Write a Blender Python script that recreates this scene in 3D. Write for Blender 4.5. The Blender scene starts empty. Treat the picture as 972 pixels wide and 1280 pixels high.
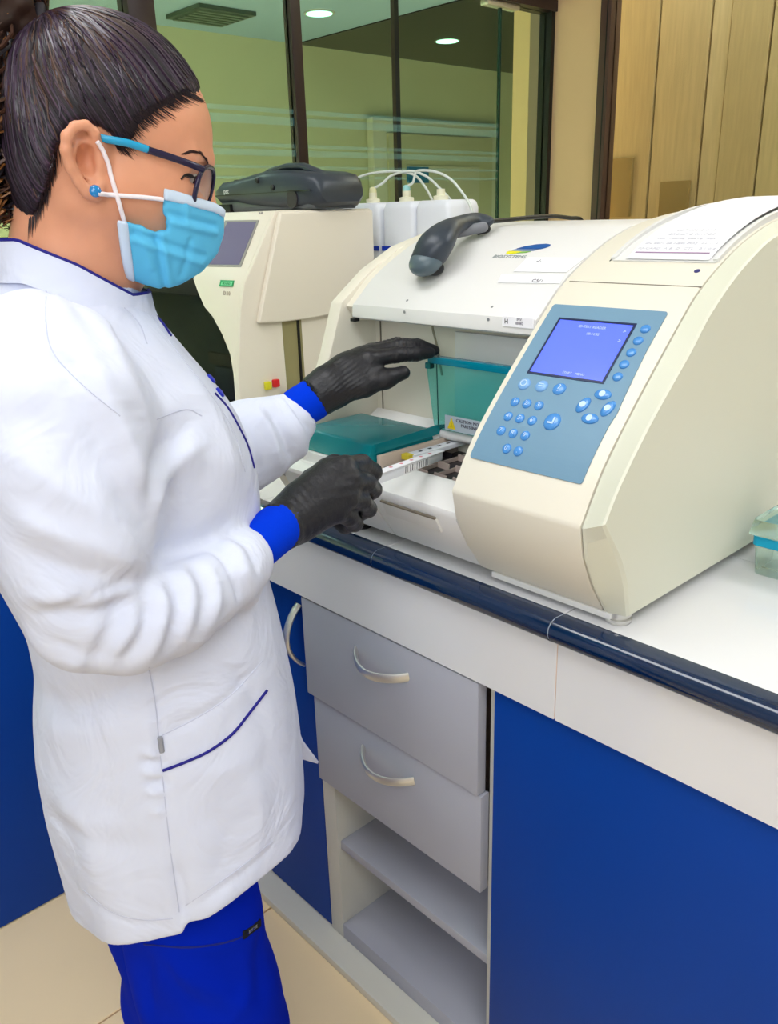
import bpy, bmesh, math, random
import numpy as np
from mathutils import Vector, Matrix
from mathutils.bvhtree import BVHTree
random.seed(7); rng = np.random.default_rng(7)
SC = bpy.context.scene; COL = SC.collection

# ------------------------------------------------------------------ camera
FPX, YAW, PIT, ROLL, CAMH = 1037.718, -0.828647, -0.344946, -0.0298759, 1.36
_f = np.array([math.cos(PIT)*math.sin(YAW), math.cos(PIT)*math.cos(YAW), math.sin(PIT)])
_r = np.array([math.cos(YAW), -math.sin(YAW), 0.0]); _u = np.cross(_r, _f)
R3 = np.array([_r*math.cos(ROLL)+_u*math.sin(ROLL), -_r*math.sin(ROLL)+_u*math.cos(ROLL), _f])
CAM = np.array([0, 0, CAMH])
cd = bpy.data.cameras.new('camera'); cam = bpy.data.objects.new('camera', cd); COL.objects.link(cam)
cd.sensor_fit = 'HORIZONTAL'; cd.sensor_width = 36; cd.lens = FPX/972*36; cd.clip_start = .02
M = Matrix(((R3[0][0], R3[1][0], -R3[2][0], 0), (R3[0][1], R3[1][1], -R3[2][1], 0), (R3[0][2], R3[1][2], -R3[2][2], CAMH), (0, 0, 0, 1)))
cam.matrix_world = M; SC.camera = cam

# ------------------------------------------------------------------ world, lights, exposure
w = bpy.data.worlds.new('world'); SC.world = w; w.use_nodes = True
w.node_tree.nodes['Background'].inputs[0].default_value = (.93, .96, 1, 1)
w.node_tree.nodes['Background'].inputs[1].default_value = .6
SC.view_settings.view_transform = 'Standard'; SC.view_settings.look = 'None'
SC.view_settings.exposure = -.13; SC.view_settings.gamma = 1; SC.view_settings.use_curve_mapping = False
def area(name, loc, sx, sy, power, target=None, col=(.94, .97, 1), spread=180):
    l = bpy.data.lights.new(name, 'AREA'); l.shape = 'RECTANGLE'; l.size = sx; l.size_y = sy; l.energy = power; l.color = col; l.spread = math.radians(spread)
    o = bpy.data.objects.new(name, l); COL.objects.link(o); o.location = loc
    if target is not None:
        o.rotation_euler = (Vector(target)-Vector(loc)).to_track_quat('-Z', 'Y').to_euler()
    return o
area('ceiling_lamp_light', (-1.0, .15, 2.66), 1.2, .6, 12)
area('ceiling_lamp_light', (.35, 1.9, 2.66), 1.2, .6, 14)
area('ceiling_lamp_light', (.9, -.4, 2.66), 1.2, .6, 18)
area('flash_lamp', (.55, -1.25, 2.0), 1.3, 1.0, 21, (-.8, .6, 1.0))
area('corridor_fill_light', (-3.9, .3, 2.5), 1.8, 1.4, 270, spread=120)  # unseen fill added to brighten the room beyond the end glass
area('corridor_fill_light', (-2.95, 6.4, 2.4), 1.0, 1.0, 60, spread=140)  # second added fill, kept out of view
area('passage_fill_light', (-.6, 3.15, 2.8), 3.2, .2, 27, col=(.9, .98, 1))  # added fill without a fixture, brightens the panels behind the right-hand glass

# ------------------------------------------------------------------ helpers
def lin(c): return tuple((x/12.92 if x <= .04045 else ((x+.055)/1.055)**2.4) for x in [v/255 for v in c])
MATS = {}
def mat(name, col, rough=.5, metal=0, spec=.5, noise=0, nscale=30, bump=0, bscale=200, emit=0, trans=0, alpha=1, ior=1.45, coat=0, sheen=0, sss=0, stretch=None, thin=False):
    if name in MATS: return MATS[name]
    m = bpy.data.materials.new(name); m.use_nodes = True; nt = m.node_tree; b = nt.nodes['Principled BSDF']; L = nt.links
    c = lin(col)+(1,)
    I = b.inputs
    I['Base Color'].default_value = c; I['Roughness'].default_value = rough; I['Metallic'].default_value = metal
    I['Specular IOR Level'].default_value = spec; I['IOR'].default_value = ior; I['Transmission Weight'].default_value = trans; I['Alpha'].default_value = alpha
    I['Coat Weight'].default_value = coat; I['Sheen Weight'].default_value = sheen
    if sss: I['Subsurface Weight'].default_value = sss; I['Subsurface Radius'].default_value = (.02, .008, .004); I['Subsurface Scale'].default_value = .3
    if emit: I['Emission Color'].default_value = c; I['Emission Strength'].default_value = emit
    tc = None
    def coord(sc):
        nonlocal tc
        if tc is None: tc = nt.nodes.new('ShaderNodeTexCoord')
        mp = nt.nodes.new('ShaderNodeMapping'); L.new(tc.outputs['Object'], mp.inputs[0])
        if stretch: mp.inputs['Scale'].default_value = stretch
        n = nt.nodes.new('ShaderNodeTexNoise'); n.inputs['Scale'].default_value = sc; n.inputs['Detail'].default_value = 4
        L.new(mp.outputs[0], n.inputs['Vector']); return n
    if noise:
        n = coord(nscale); mr = nt.nodes.new('ShaderNodeMapRange'); mr.inputs[1].default_value = .3; mr.inputs[2].default_value = .7
        mr.inputs[3].default_value = 1-noise; mr.inputs[4].default_value = 1+noise*.6
        mx = nt.nodes.new('ShaderNodeVectorMath'); mx.operation = 'SCALE'; mx.inputs[0].default_value = c[:3]
        L.new(n.outputs[0], mr.inputs[0]); L.new(mr.outputs[0], mx.inputs['Scale']); L.new(mx.outputs[0], I['Base Color'])
    if bump:
        n = coord(bscale); bp = nt.nodes.new('ShaderNodeBump'); bp.inputs['Strength'].default_value = bump; bp.inputs['Distance'].default_value = .002
        L.new(n.outputs[0], bp.inputs['Height']); L.new(bp.outputs[0], I['Normal'])
    MATS[name] = m; return m

ORG = {}
def tag(o, label=None, cat=None, group=None, kind=None):
    if label: o['label'] = label
    if cat: o['category'] = cat
    if group: o['group'] = group
    if kind: o['kind'] = kind
    return o
def empty(name, loc, label=None, cat=None, group=None):
    o = bpy.data.objects.new(name, None); COL.objects.link(o); o.location = loc; o.empty_display_size = .05
    ORG[o.name] = np.array(loc, float); return tag(o, label, cat, group)
def mk(name, V, F, m, parent=None, smooth=False, bevel=0, seg=2, angle=30, mats=None, fmat=None, recalc=True):
    V = np.asarray(V, float)
    if parent is None:
        lo, hi = V.min(0), V.max(0); org = np.array([(lo[0]+hi[0])/2, (lo[1]+hi[1])/2, lo[2]])
    else: org = ORG[parent.name]
    me = bpy.data.meshes.new(name); me.from_pydata((V-org).tolist(), [], [list(map(int, f)) for f in F])
    if fmat is not None: me.polygons.foreach_set('material_index', fmat)
    if bevel or recalc:
        bm = bmesh.new(); bm.from_mesh(me)
        if recalc: bmesh.ops.recalc_face_normals(bm, faces=bm.faces)
        if bevel:
            es = [e for e in bm.edges if len(e.link_faces) == 2 and e.calc_face_angle(0) > math.radians(angle)]
            bmesh.ops.bevel(bm, geom=es, offset=bevel, segments=seg, affect='EDGES', profile=.6, clamp_overlap=True)
        bm.to_mesh(me); bm.free()
    if smooth or bevel:
        me.polygons.foreach_set('use_smooth', [True]*len(me.polygons)); me.set_sharp_from_angle(angle=math.radians(50 if smooth else 35))
    for q in (mats or [m]): me.materials.append(q)
    o = bpy.data.objects.new(name, me); COL.objects.link(o)
    if parent is None: o.location = org
    else: o.parent = parent
    ORG[o.name] = org
    return o
def box(name, lo, hi, m, parent=None, bevel=0, **k):
    (a, b, c), (d, e, f) = lo, hi
    V = [(a, b, c), (d, b, c), (d, e, c), (a, e, c), (a, b, f), (d, b, f), (d, e, f), (a, e, f)]
    F = [(0, 3, 2, 1), (4, 5, 6, 7), (0, 1, 5, 4), (1, 2, 6, 5), (2, 3, 7, 6), (3, 0, 4, 7)]
    return mk(name, V, F, m, parent, bevel=bevel, **k)
def prism(name, prof, x0, x1, m, parent=None, bevel=0, axis=0, **k):
    """profile of (y,z) extruded along X (axis 0), or (x,z) along Y, or (x,y) along Z"""
    n = len(prof); V = []
    for x in (x0, x1):
        for a, b in prof: V.append((x, a, b) if axis == 0 else (a, x, b) if axis == 1 else (a, b, x))
    F = [tuple(range(n)), tuple(range(2*n-1, n-1, -1))]+[(i, (i+1) % n, n+(i+1) % n, n+i) for i in range(n)]
    return mk(name, V, F, m, parent, bevel=bevel, **k)
def tube_vf(P, r, n=8, cap=True, flat=1.0, up=None):
    P = [np.array(p, float) for p in P]; rs = r if hasattr(r, '__len__') else [r]*len(P)
    V = []; F = []; T0 = P[1]-P[0]; T0 /= np.linalg.norm(T0)
    a = np.array(up if up is not None else ((0, 0, 1) if abs(T0[2]) < .9 else (1, 0, 0)), float); a -= a@T0*T0; a /= np.linalg.norm(a)
    for i, p in enumerate(P):
        t = P[min(i+1, len(P)-1)]-P[max(i-1, 0)]; t = t/(np.linalg.norm(t)+1e-12); a = a-a@t*t; a /= np.linalg.norm(a)+1e-12; b = np.cross(t, a)
        for k in range(n):
            an = 2*math.pi*k/n; V.append(p+rs[i]*(a*math.cos(an)*flat+b*math.sin(an)))
    for i in range(len(P)-1):
        for k in range(n): F.append((i*n+k, i*n+(k+1) % n, (i+1)*n+(k+1) % n, (i+1)*n+k))
    if cap: F.append(tuple(range(n-1, -1, -1))); F.append(tuple((len(P)-1)*n+k for k in range(n)))
    return V, F
def tube(name, P, r, m, parent=None, n=8, flat=1.0, up=None, **k):
    V, F = tube_vf(P, r, n, True, flat, up); return mk(name, V, F, m, parent, smooth=True, **k)
def merge(parts):
    V = []; F = []
    for v, f in parts:
        o = len(V); V += [tuple(p) for p in v]; F += [tuple(i+o for i in q) for q in f]
    return V, F
def boxvf(lo, hi):
    (a, b, c), (d, e, f) = lo, hi
    return ([(a, b, c), (d, b, c), (d, e, c), (a, e, c), (a, b, f), (d, b, f), (d, e, f), (a, e, f)], [(0, 3, 2, 1), (4, 5, 6, 7), (0, 1, 5, 4), (1, 2, 6, 5), (2, 3, 7, 6), (3, 0, 4, 7)])
def lathe_vf(prof, c, n=24, ax=(0, 0, 1), u=None):
    """prof (r,h) about axis ax at c"""
    ax = np.array(ax, float); ax /= np.linalg.norm(ax); a = np.array(u if u is not None else ((1, 0, 0) if abs(ax[0]) < .9 else (0, 1, 0)), float); a -= a@ax*ax; a /= np.linalg.norm(a); b = np.cross(ax, a)
    V = []; F = []
    for r, h in prof:
        for k in range(n):
            t = 2*math.pi*k/n; V.append(np.array(c)+ax*h+r*(a*math.cos(t)+b*math.sin(t)))
    for i in range(len(prof)-1):
        for k in range(n): F.append((i*n+k, i*n+(k+1) % n, (i+1)*n+(k+1) % n, (i+1)*n+k))
    F.append(tuple(range(n-1, -1, -1))); F.append(tuple((len(prof)-1)*n+k for k in range(n)))
    return V, F
def catmull(P, n=6, closed=False):
    P = [np.array(p, float) for p in P]; out = []; N = len(P)
    for i in range(N if closed else N-1):
        p1, p2 = P[i], P[(i+1) % N]; p0 = P[i-1] if (i > 0 or closed) else 2*p1-p2; p3 = P[(i+2) % N] if (i+2 < N or closed) else 2*p2-p1
        for k in range(n):
            t = k/n; out.append(.5*((2*p1)+(-p0+p2)*t+(2*p0-5*p1+4*p2-p3)*t*t+(-p0+3*p1-3*p2+p3)*t**3))
    if not closed: out.append(P[-1])
    return out
def ray(x, y): return R3.T @ np.array([(x-486)/FPX, -(y-640)/FPX, 1.0])
def on(x, y, ax, val):
    d = ray(x, y); i = 'XYZ'.index(ax); return CAM+d*((val-CAM[i])/d[i])
def at_depth(x, y, D): return CAM+ray(x, y)*D
def text(name, s, size, o, xd, yd, m, parent, ext=.0002, align='CENTER'):
    cu = bpy.data.curves.new(name, 'FONT'); cu.body = s; cu.size = size; cu.align_x = align; cu.align_y = 'CENTER'; cu.resolution_u = 2; cu.extrude = ext
    t = bpy.data.objects.new(name, cu); COL.objects.link(t); dg = bpy.context.evaluated_depsgraph_get(); me = bpy.data.meshes.new_from_object(t.evaluated_get(dg))
    bpy.data.objects.remove(t); V = np.array([v.co for v in me.vertices]); F = [tuple(p.vertices) for p in me.polygons]; bpy.data.meshes.remove(me)
    xd = np.array(xd, float); xd /= np.linalg.norm(xd); yd = np.array(yd, float); yd -= yd@xd*xd; yd /= np.linalg.norm(yd); zd = np.cross(xd, yd)
    W = np.array(o)+V[:, :1]*xd+V[:, 1:2]*yd+V[:, 2:3]*zd
    return mk(name, W, F, m, parent, recalc=False)

# ------------------------------------------------------------------ materials
WHITE = mat('white_laminate', (236, 236, 238), .35, noise=.03, nscale=6)
TILE = mat('white_glazed_tile', (229, 229, 232), .18, coat=.3, noise=.03, nscale=5)
NAVY = mat('navy_glazed_trim', (3, 34, 68), .12, coat=.6)
GROUT = mat('peach_grout', (222, 196, 176), .8)
BLUE = mat('blue_laminate', (0, 62, 156), .5, spec=.22, noise=.06, nscale=3)
GREYL = mat('grey_laminate', (176, 178, 190), .45, noise=.04, nscale=4)
GREYE = mat('light_grey_edge', (214, 214, 206), .5)
INNER = mat('cabinet_inner', (190, 188, 190), .6)
CHROME = mat('brushed_steel', (222, 221, 217), .42, metal=.85)
CREAM = mat('cream_plastic', (233, 227, 211), .42, bump=.05, bscale=900)
TAN = mat('warm_cream_plastic', (226, 216, 192), .45, bump=.05, bscale=900)
WPL = mat('white_plastic', (228, 227, 225), .4, bump=.04, bscale=900)
GREENISH = mat('pale_green_cream_plastic', (221, 221, 203), .42)
DARK = mat('black_plastic', (14, 15, 18), .4)
DGREY = mat('dark_grey_plastic', (52, 60, 70), .35, bump=.06, bscale=700)
MGREY = mat('slate_grey_plastic', (84, 100, 108), .32)
SEAM = mat('seam_shadow_gap', (120, 112, 98), .9)
PANELB = mat('steel_blue_overlay', (112, 150, 176), .42)
BTN = mat('blue_button', (70, 142, 214), .25, coat=.4)
BTNL = mat('pale_blue_print', (196, 222, 250), .4)
SCREEN = mat('lit_blue_screen', (84, 104, 248), .2, emit=.75)
SCRTXT = mat('lit_pale_screen_text', (150, 165, 255), .3, emit=.9)
PAPER = mat('paper', (240, 240, 243), .8)
INK = mat('grey_ink', (120, 116, 128), .8)
RULE = mat('mauve_ink', (168, 130, 170), .8)
LOGOB = mat('logo_blue', (10, 84, 160), .5); LOGOY = mat('logo_yellow', (228, 224, 40), .5); LOGOG = mat('logo_green', (120, 180, 70), .5)
TEAL = mat('teal_acrylic', (160, 240, 236), .1, trans=.95, ior=1.15, coat=.2)
TEALS = mat('teal_acrylic_dark', (14, 140, 150), .2, trans=.25, ior=1.2, coat=.3)
FLOOR = mat('beige_floor_tile', (253, 229, 186), .32, noise=.04, nscale=2)
FLGR = mat('floor_grout', (205, 170, 130), .8)
PLINTH = mat('offwhite_plinth', (222, 220, 208), .35)

# ------------------------------------------------------------------ room
XE, YW, ZC = -2.25, 2.984, 2.72
def struct(o): o['kind'] = 'structure'; return o
fl = struct(box('floor', (-6.2, -2.3, -.06), (2.2, 7.4, -.004), FLGR))
TW = .60
_jx = on(137, 1270, 'Z', 0)[0]
for i in range(-5, 3):
    for j in range(-2, 3):
        x0, y0 = _jx+i*TW, .155+j*TW
        if x0 > .9 or x0 < -2.4: continue
        t = box('floor_tile', (x0+.002, y0+.002, -.004), (x0+TW-.002, y0+TW-.002, 0), FLOOR, fl, bevel=.0015, seg=1)
fo = box('floor_tile', (-6.1, 1.764, -.004), (2.1, 7.3, 0), FLOOR, fl)
WALLW = mat('white_painted_wall', (228, 228, 224), .7)
BEIGE = mat('beige_painted_wall', (232, 200, 156), .75, noise=.04, nscale=3)
BEIGE2 = mat('pale_beige_wall', (208, 208, 172), .75, noise=.05, nscale=1.5)
struct(box('ceiling', (-6.2, -2.3, ZC), (2.2, 3.0, ZC+.08), mat('ceiling_white', (225, 225, 225), .8)))
struct(box('wall_front', (-2.4, -2.3, 0), (2.2, -2.22, ZC), WALLW))
struct(box('wall_right', (2.1, -2.22, 0), (2.2, 3.0, ZC), WALLW))
for (x, y) in ((-1.0, .15), (.35, 1.9), (.9, -.4)):
    c = empty('ceiling_lamp', (x, y, ZC-.03), 'recessed rectangular ceiling light panel above the %s' % ('aisle' if x < 0 else 'space behind the counter' if y > 1 else 'room behind the camera'), 'ceiling light')
    box('frame', (x-.62, y-.32, ZC-.03), (x+.62, y+.32, ZC-.001), WPL, c)
    box('diffuser', (x-.6, y-.3, ZC-.034), (x+.6, y+.3, ZC-.03), mat('lit_diffuser', (255, 255, 255), .5, emit=2.5), c)
# end glass wall: frames at X = XE
FRM = mat('dark_bronze_frame', (46, 32, 34), .35); FRB = mat('brown_bronze_frame', (84, 62, 56), .35)
GLASS = mat('green_tinted_glass', (196, 228, 212), .02, trans=1, ior=1.12, thin=True)
ew = struct(box('wall_left', (XE-.06, -2.22, 0), (XE+.02, -.6, ZC), WALLW))
win = empty('window_1', (XE, 1.2, 0)); win['kind'] = 'structure'
box('sill_frame', (XE-.04, -.6, .86), (XE+.03, YW, .95), FRM, win)
box('parapet_panel', (XE-.03, -.6, 0), (XE+.01, YW, .86), WALLW, win)
box('mullion', (XE-.03, 1.185, .95), (XE+.03, 1.262, ZC), FRM, win, bevel=.004)
box('mullion', (XE-.02, 1.712, .95), (XE+.02, 1.750, ZC), FRM, win, bevel=.004)
box('header_frame', (XE-.04, -.6, 2.072), (XE+.04, YW+.03, 2.20), FRM, win)
box('upper_panel', (XE-.03, -.6, 2.20), (XE+.02, YW, ZC), WALLW, win)
box('door_post', (XE-.03, 2.962, 0), (XE+.03, 3.010, 2.075), DARK, win)
for a, b in ((-.6, .45), (.46, 1.185), (1.262, 1.712), (1.750, 2.684), (2.690, 2.962)):
    box('glass_pane', (XE-.004, a, .95), (XE+.004, b, 2.072), GLASS, win)
box('glass_joint', (XE-.006, 2.682, .95), (XE+.006, 2.692, 2.072), mat('green_glass_edge', (20, 62, 52), .2), win)
box('glass_clamp', (XE-.02, 2.60, 2.055), (XE+.02, 2.78, 2.075), CHROME, win, bevel=.004)
# frosted stripes printed on the panes
FROST = mat('frosted_film', (150, 225, 225), .5, alpha=.11); FROSTY = mat('yellow_film', (206, 214, 90), .5, alpha=.15)
for z0, z1, m_ in ((1.655, 1.668, FROST), (1.622, 1.645, FROST), (1.560, 1.570, FROST), (1.535, 1.553, FROST), (1.50, 1.508, FROST), (1.47, 1.478, FROST)):
    for a, b in ((.46, 1.185), (1.262, 1.712), (1.750, 2.684)):
        box('frosted_stripe', (XE+.0045, a, z0), (XE+.0055, b, z1), m_, win)
# room beyond the end glass
struct(box('wall_corridor_end', (-5.8, -1, 0), (-5.7, 7.4, 2.6), BEIGE2))
struct(box('wall_corridor_back', (-5.7, 7.3, 0), (-2.2, 7.4, 2.6), BEIGE2))
struct(box('wall_corridor_front', (-5.7, -1.1, 0), (-2.3, -1.0, 2.6), BEIGE2))
struct(box('ceiling_corridor', (-5.8, -1, 2.6), (XE-.06, 7.4, 2.68), mat('blue_grey_ceiling', (160, 190, 215), .6)))
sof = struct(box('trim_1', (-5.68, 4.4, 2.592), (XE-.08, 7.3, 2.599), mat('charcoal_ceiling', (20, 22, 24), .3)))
vent = empty('ceiling_vent', (-5.2, 3.35, 2.57), 'square dark ceiling air vent seen through the glass above her head', 'vent')
box('frame', (-5.40, 3.14, 2.575), (-5.0, 3.56, 2.598), mat('vent_green_grey', (66, 84, 74), .5), vent)
for k in range(6): box('slat', (-5.37+k*.06, 3.17, 2.565), (-5.34+k*.06, 3.53, 2.576), mat('vent_slat', (92, 110, 98), .5), vent)
for (x, y) in ((-4.78, 3.9), (-4.94, 5.28)):
    dl = empty('downlight', (x, y, 2.57), 'small round lit ceiling downlight, %s' % ('nearer the thick mullion' if y < 4 else 'in the dark ceiling by the glass joint'), 'ceiling light', 'downlights beyond the glass')
    V, F = lathe_vf([(.09, .02), (.10, .02), (.10, .03)], (x, y, 2.57), 20); mk('trim_ring', V, F, CHROME, dl)
    V, F = lathe_vf([(.085, .018), (.085, .02)], (x, y, 2.57), 20); mk('lamp_disc', V, F, mat('lit_green_white', (190, 255, 225), .5, emit=4), dl)
# door in far wall
dr = empty('door_1', (-5.7, 5.7, 0)); dr['kind'] = 'structure'
box('door_frame', (-5.70, 5.1, 0), (-5.62, 6.75, 2.12), mat('door_white', (214, 212, 190), .5), dr, bevel=.01)
box('door_leaf', (-5.62, 5.25, 0), (-5.59, 6.6, 2.0), mat('door_leaf', (196, 192, 160), .5), dr, bevel=.005)
box('arched_panel', (-5.59, 5.45, .3), (-5.575, 6.4, 1.75), mat('door_panel', (206, 200, 176), .5), dr, bevel=.005)
pl = struct(box('wall_pier', (-2.95, 3.63, 0), (-2.85, 3.86, 2.6), BEIGE))
pl2 = struct(box('trim_2', (-3.9, 3.70, 0), (-3.87, 3.735, 2.6), FRM))
# back wall
struct(box('wall_back', (XE-.02, YW, 0), (-2.004, YW+.1, ZC), BEIGE))
w2 = empty('window_2', (-1.4, YW, 0)); w2['kind'] = 'structure'
box('mullion', (-2.004, YW-.02, 0), (-1.958, YW+.05, ZC), FRB, w2, bevel=.004)
box('groove', (-1.975, YW-.022, .02), (-1.971, YW-.018, ZC-.02), DARK, w2)
box('parapet_panel', (-1.958, YW, 0), (2.1, YW+.06, .9), BEIGE, w2)
box('glass_pane', (-1.958, YW+.01, .9), (2.1, YW+.018, ZC), mat('clear_amber_glass', (240, 236, 218), .03, trans=1, ior=1.12), w2)
bl = empty('panelled_screen', (-.4, YW+.42, 0), 'tall beige vertical panel screen behind the right-hand glass', 'panel')
xs = [-2.6, -2.02, -1.80, -1.72, -1.56, -1.32, -1.12, -.85, -.6, -.3, 0, .4, .8, 1.3, 1.9, 2.4]
for k in range(len(xs)-1):
    cc = [(204, 184, 138), (214, 194, 148), (226, 208, 164), (208, 188, 142), (216, 198, 152)][k % 5]
    box('vertical_panel', (xs[k]+.004, YW+.42+(k % 3)*.006, 0), (xs[k+1]-.004, YW+.45, 2.9), mat('ochre_panel_%s' % 'abcde'[k % 5], cc, .6, noise=.1, nscale=14, stretch=(6, 6, .4)), bl)
box('backing', (-2.6, YW+.45, 0), (2.4, YW+.47, 2.9), mat('panel_joint_brown', (120, 98, 60), .8), bl)
REFB = mat('olive_reflection', (160, 136, 84), .6)  # box-shaped reflections in the glass, built as solid olive boxes
for (px, py, px2, py2) in ((758, 199, 786, 256), (825, 227, 857, 270)):
    a = on(px, py, 'Y', YW+.40); b = on(px2, py2, 'Y', YW+.40)
    bx = box('reflection_box', (a[0], YW+.40, b[2]-.05), (b[0], YW+.42, a[2]), REFB, bevel=.003)
    tag(bx, 'olive box standing for a reflection in the glass, %s' % ('nearer the bronze mullion' if px < 800 else 'further right, half hidden by the printer'), 'reflection')

# ------------------------------------------------------------------ counter
YF = .739
wt = empty('worktop', (-.8, 1.1, .86), 'white tiled worktop with navy rounded front trim', 'worktop')
box('slab', (-2.17, YF+.02, .865), (1.2, 1.62, .8955), GROUT, wt)
xt = [-.522+.314*k for k in range(-5, 6)]
ymax = 1.62
for k in range(len(xt)-1):
    for (y0, y1) in ((YF+.021, YF+.0225+.30), (YF+.3240, YF+.626), (YF+.628, ymax)):
        box('tile', (xt[k]+.001, y0, .8955), (xt[k+1]-.001, y1, .9), TILE, wt, bevel=.0007, seg=1)
# bullnose trim tiles
trim = [(YF+.030, .9005), (YF+.012, .9015), (YF+.003, .8985), (YF-.002, .892), (YF-.003, .884), (YF, .876), (YF+.006, .871), (YF+.030, .871)]
trim = [(a-.0085, b) for a, b in trim]
for k in range(len(xt)-1):
    if xt[k+1] > -1.45: prism('trim_tile', trim, max(xt[k], -1.50)+.001, xt[k+1]-.001, NAVY, wt, smooth=True)
prism('trim_grout', [(a+.0012, b-.0008 if b > .88 else b+.0008) for a, b in trim], -1.498, xt[-1], mat('pale_grout', (170, 180, 190), .8), wt)
xa = [-1.50, -1.147, -.518, .11, .74, 1.2]
for a, b in zip(xa, xa[1:]):
    box('apron_tile', (a+.0008, YF+.004, .7605), (b-.0008, YF+.012, .870), TILE, wt, bevel=.0007, seg=1)
box('apron_backing', (xa[0], YF+.0055, .762), (1.2, YF+.03, .872), GROUT, wt)

YC = .745+.004
# plinth
struct(box('baseboard_front', (-1.53, .717, 0), (1.2, .80, .019), PLINTH, bevel=.004))
# drawer unit
du = empty('drawer_cabinet', (-.84, 1.0, .05), 'grey two-drawer cabinet with open shelves below, between blue fronts', 'cabinet')
xl, xr_ = -1.040, -.622
ci = on(428.5, 1155, 'Y', .766); sh0 = on(433.5, 1057.5, 'Y', .772)
box('side_panel', (xl, .766, .02), (ci[0], 1.35, .762), GREYE, du, bevel=.001)
box('side_panel', (-.6405, .768, .02), (-.630, 1.35, .762), GREYE, du, bevel=.001)
box('back_panel', (ci[0], 1.30, .02), (xr_-.016, 1.32, .762), INNER, du)
box('bottom_board', (ci[0], .766, .02), (xr_-.016, 1.30, ci[2]), GREYL, du, bevel=.001)
box('shelf', (ci[0], .772, sh0[2]-.018), (xr_-.016, 1.30, sh0[2]), GREYL, du, bevel=.001)
box('drawer_divider', (ci[0], .775, .388), (xr_-.016, 1.30, .398), INNER, du)
def handle(parent, a, b, out, n=14, flatdir=(0, 0, 1)):
    a = np.array(a, float); b = np.array(b, float); out = np.array(out, float); P = []
    for i in range(n+1):
        t = i/n; P.append(a+(b-a)*t+out*(math.sin(math.pi*t)**.8)*.032)
    V, F = tube_vf(P, .0085, 10, True, .42, up=tuple(out)); return mk('handle', V, F, CHROME, parent, smooth=True)
d1 = box('drawer', (-1.038, YC-.004, .572), (-.644, YC+.014, .757), GREYL, du, bevel=.0012)
d2 = box('drawer', (-1.026, YC, .396), (-.640, YC+.018, .570), GREYL, du, bevel=.0012)
for d, z, dx in ((d1, .706, .004), (d2, .523, .010)):
    handle(d, (-.905+dx, YC-.002, z+.004), (-.785+dx, YC-.002, z+.004), (0, -1, -.2))
# blue cabinet right
bc = empty('blue_cabinet', (.3, 1.0, .05), 'wide blue laminate cabinet front at right under the worktop', 'cabinet')
box('carcass', (-.619, YC+.022, .05), (1.2, 1.35, .762), INNER, bc)
box('front_panel', (-.6195, YC+.001, .055), (.30, YC+.021, .759), BLUE, bc, bevel=.001)
box('front_panel', (.303, YC+.001, .055), (1.2, YC+.021, .759), BLUE, bc, bevel=.001)
# blue door left
ld = empty('blue_door_cabinet', (-1.25, 1.0, .05), 'blue cupboard with a bowed vertical handle, left of the grey drawers', 'cabinet')
box('carcass', (-1.50, .792, .02), (xl-.003, 1.35, .762), INNER, ld)
for a, b in ((-1.295, -1.044), (-1.522, -1.298)):
    dd = box('door', (a, .768, .022), (b, .788, .757), BLUE, ld, bevel=.001)
    if a > -1.4: handle(dd, (-1.078, .768, .722), (-1.078, .768, .602), (0, -1, 0))
# left run along the end
lc = empty('end_run_cabinet', (-1.85, .0, 0), 'tall blue cabinet run at left behind the technician', 'cabinet')
box('carcass', (-2.19, -1.9, .0), (-1.552, .74, .864), INNER, lc)
for y0 in (-1.9, -1.3, -.7, -.1):
    box('front_panel', (-1.55, y0+.0015, .004), (-1.53, y0+.5985, .862), BLUE, lc, bevel=.001)
box('front_panel', (-1.55, .502, .004), (-1.53, .742, .862), BLUE, lc, bevel=.001)
lt = box('end_run_worktop', (-2.19, -1.92, .866), (-1.50, .737, .9), TILE, bevel=.003)
tag(lt, 'white worktop slab on the blue cabinet run at left', 'worktop')
# ------------------------------------------------------------------ big analyser
class Prof:
    def __init__(s, pts):
        s.p = np.array(pts); d = np.linalg.norm(np.diff(s.p, axis=0), axis=1); s.s = np.concatenate([[0], np.cumsum(d)])
    def yz(s, a, off=0):
        a = min(max(a, 0), s.s[-1]-1e-6); i = int(np.searchsorted(s.s, a, 'right')-1); t = (s.p[i+1]-s.p[i]); t = t/np.linalg.norm(t)
        return s.p[i]+t*(a-s.s[i])+off*np.array([-t[1], t[0]]), t
    def pt(s, X, a, off=0):
        q, _ = s.yz(a, off); return np.array([X, q[0], q[1]])
    def frame(s, a):
        q, t = s.yz(a); q2, t2 = s.yz(a+.01); q3, t3 = s.yz(a-.01); tt = t+t2+t3; tt /= np.linalg.norm(tt); return np.array([0, tt[0], tt[1]]), np.array([0, -tt[1], tt[0]])
    def hit(s, x, y, i0=0):
        d = ray(x, y)
        for i in range(i0, len(s.p)-1):
            a, b = s.p[i], s.p[i+1]; Mx = np.array([[d[1], -(b[0]-a[0])], [d[2], -(b[1]-a[1])]])
            if abs(np.linalg.det(Mx)) < 1e-12: continue
            t, u = np.linalg.solve(Mx, [a[0], a[1]-CAMH])
            if t > 0 and -1e-3 <= u <= 1.001: return d[0]*t, s.s[i]+u*(s.s[i+1]-s.s[i])
        raise ValueError((x, y))
up_ctrl = [(.717, 1.035), (.753, 1.092), (.812, 1.157), (.901, 1.243), (.932, 1.268), (.972, 1.291), (1.028, 1.316), (1.103, 1.337), (1.2, 1.350), (1.32, 1.354)]
UP = [tuple(q) for q in catmull(up_ctrl, 5)]
PF = Prof(UP)
low = [(.773, .915), (.745, .955), (.724, .998)]
BACKC = [(1.36, 1.34), (1.38, 1.30), (1.38, .915)]
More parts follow.
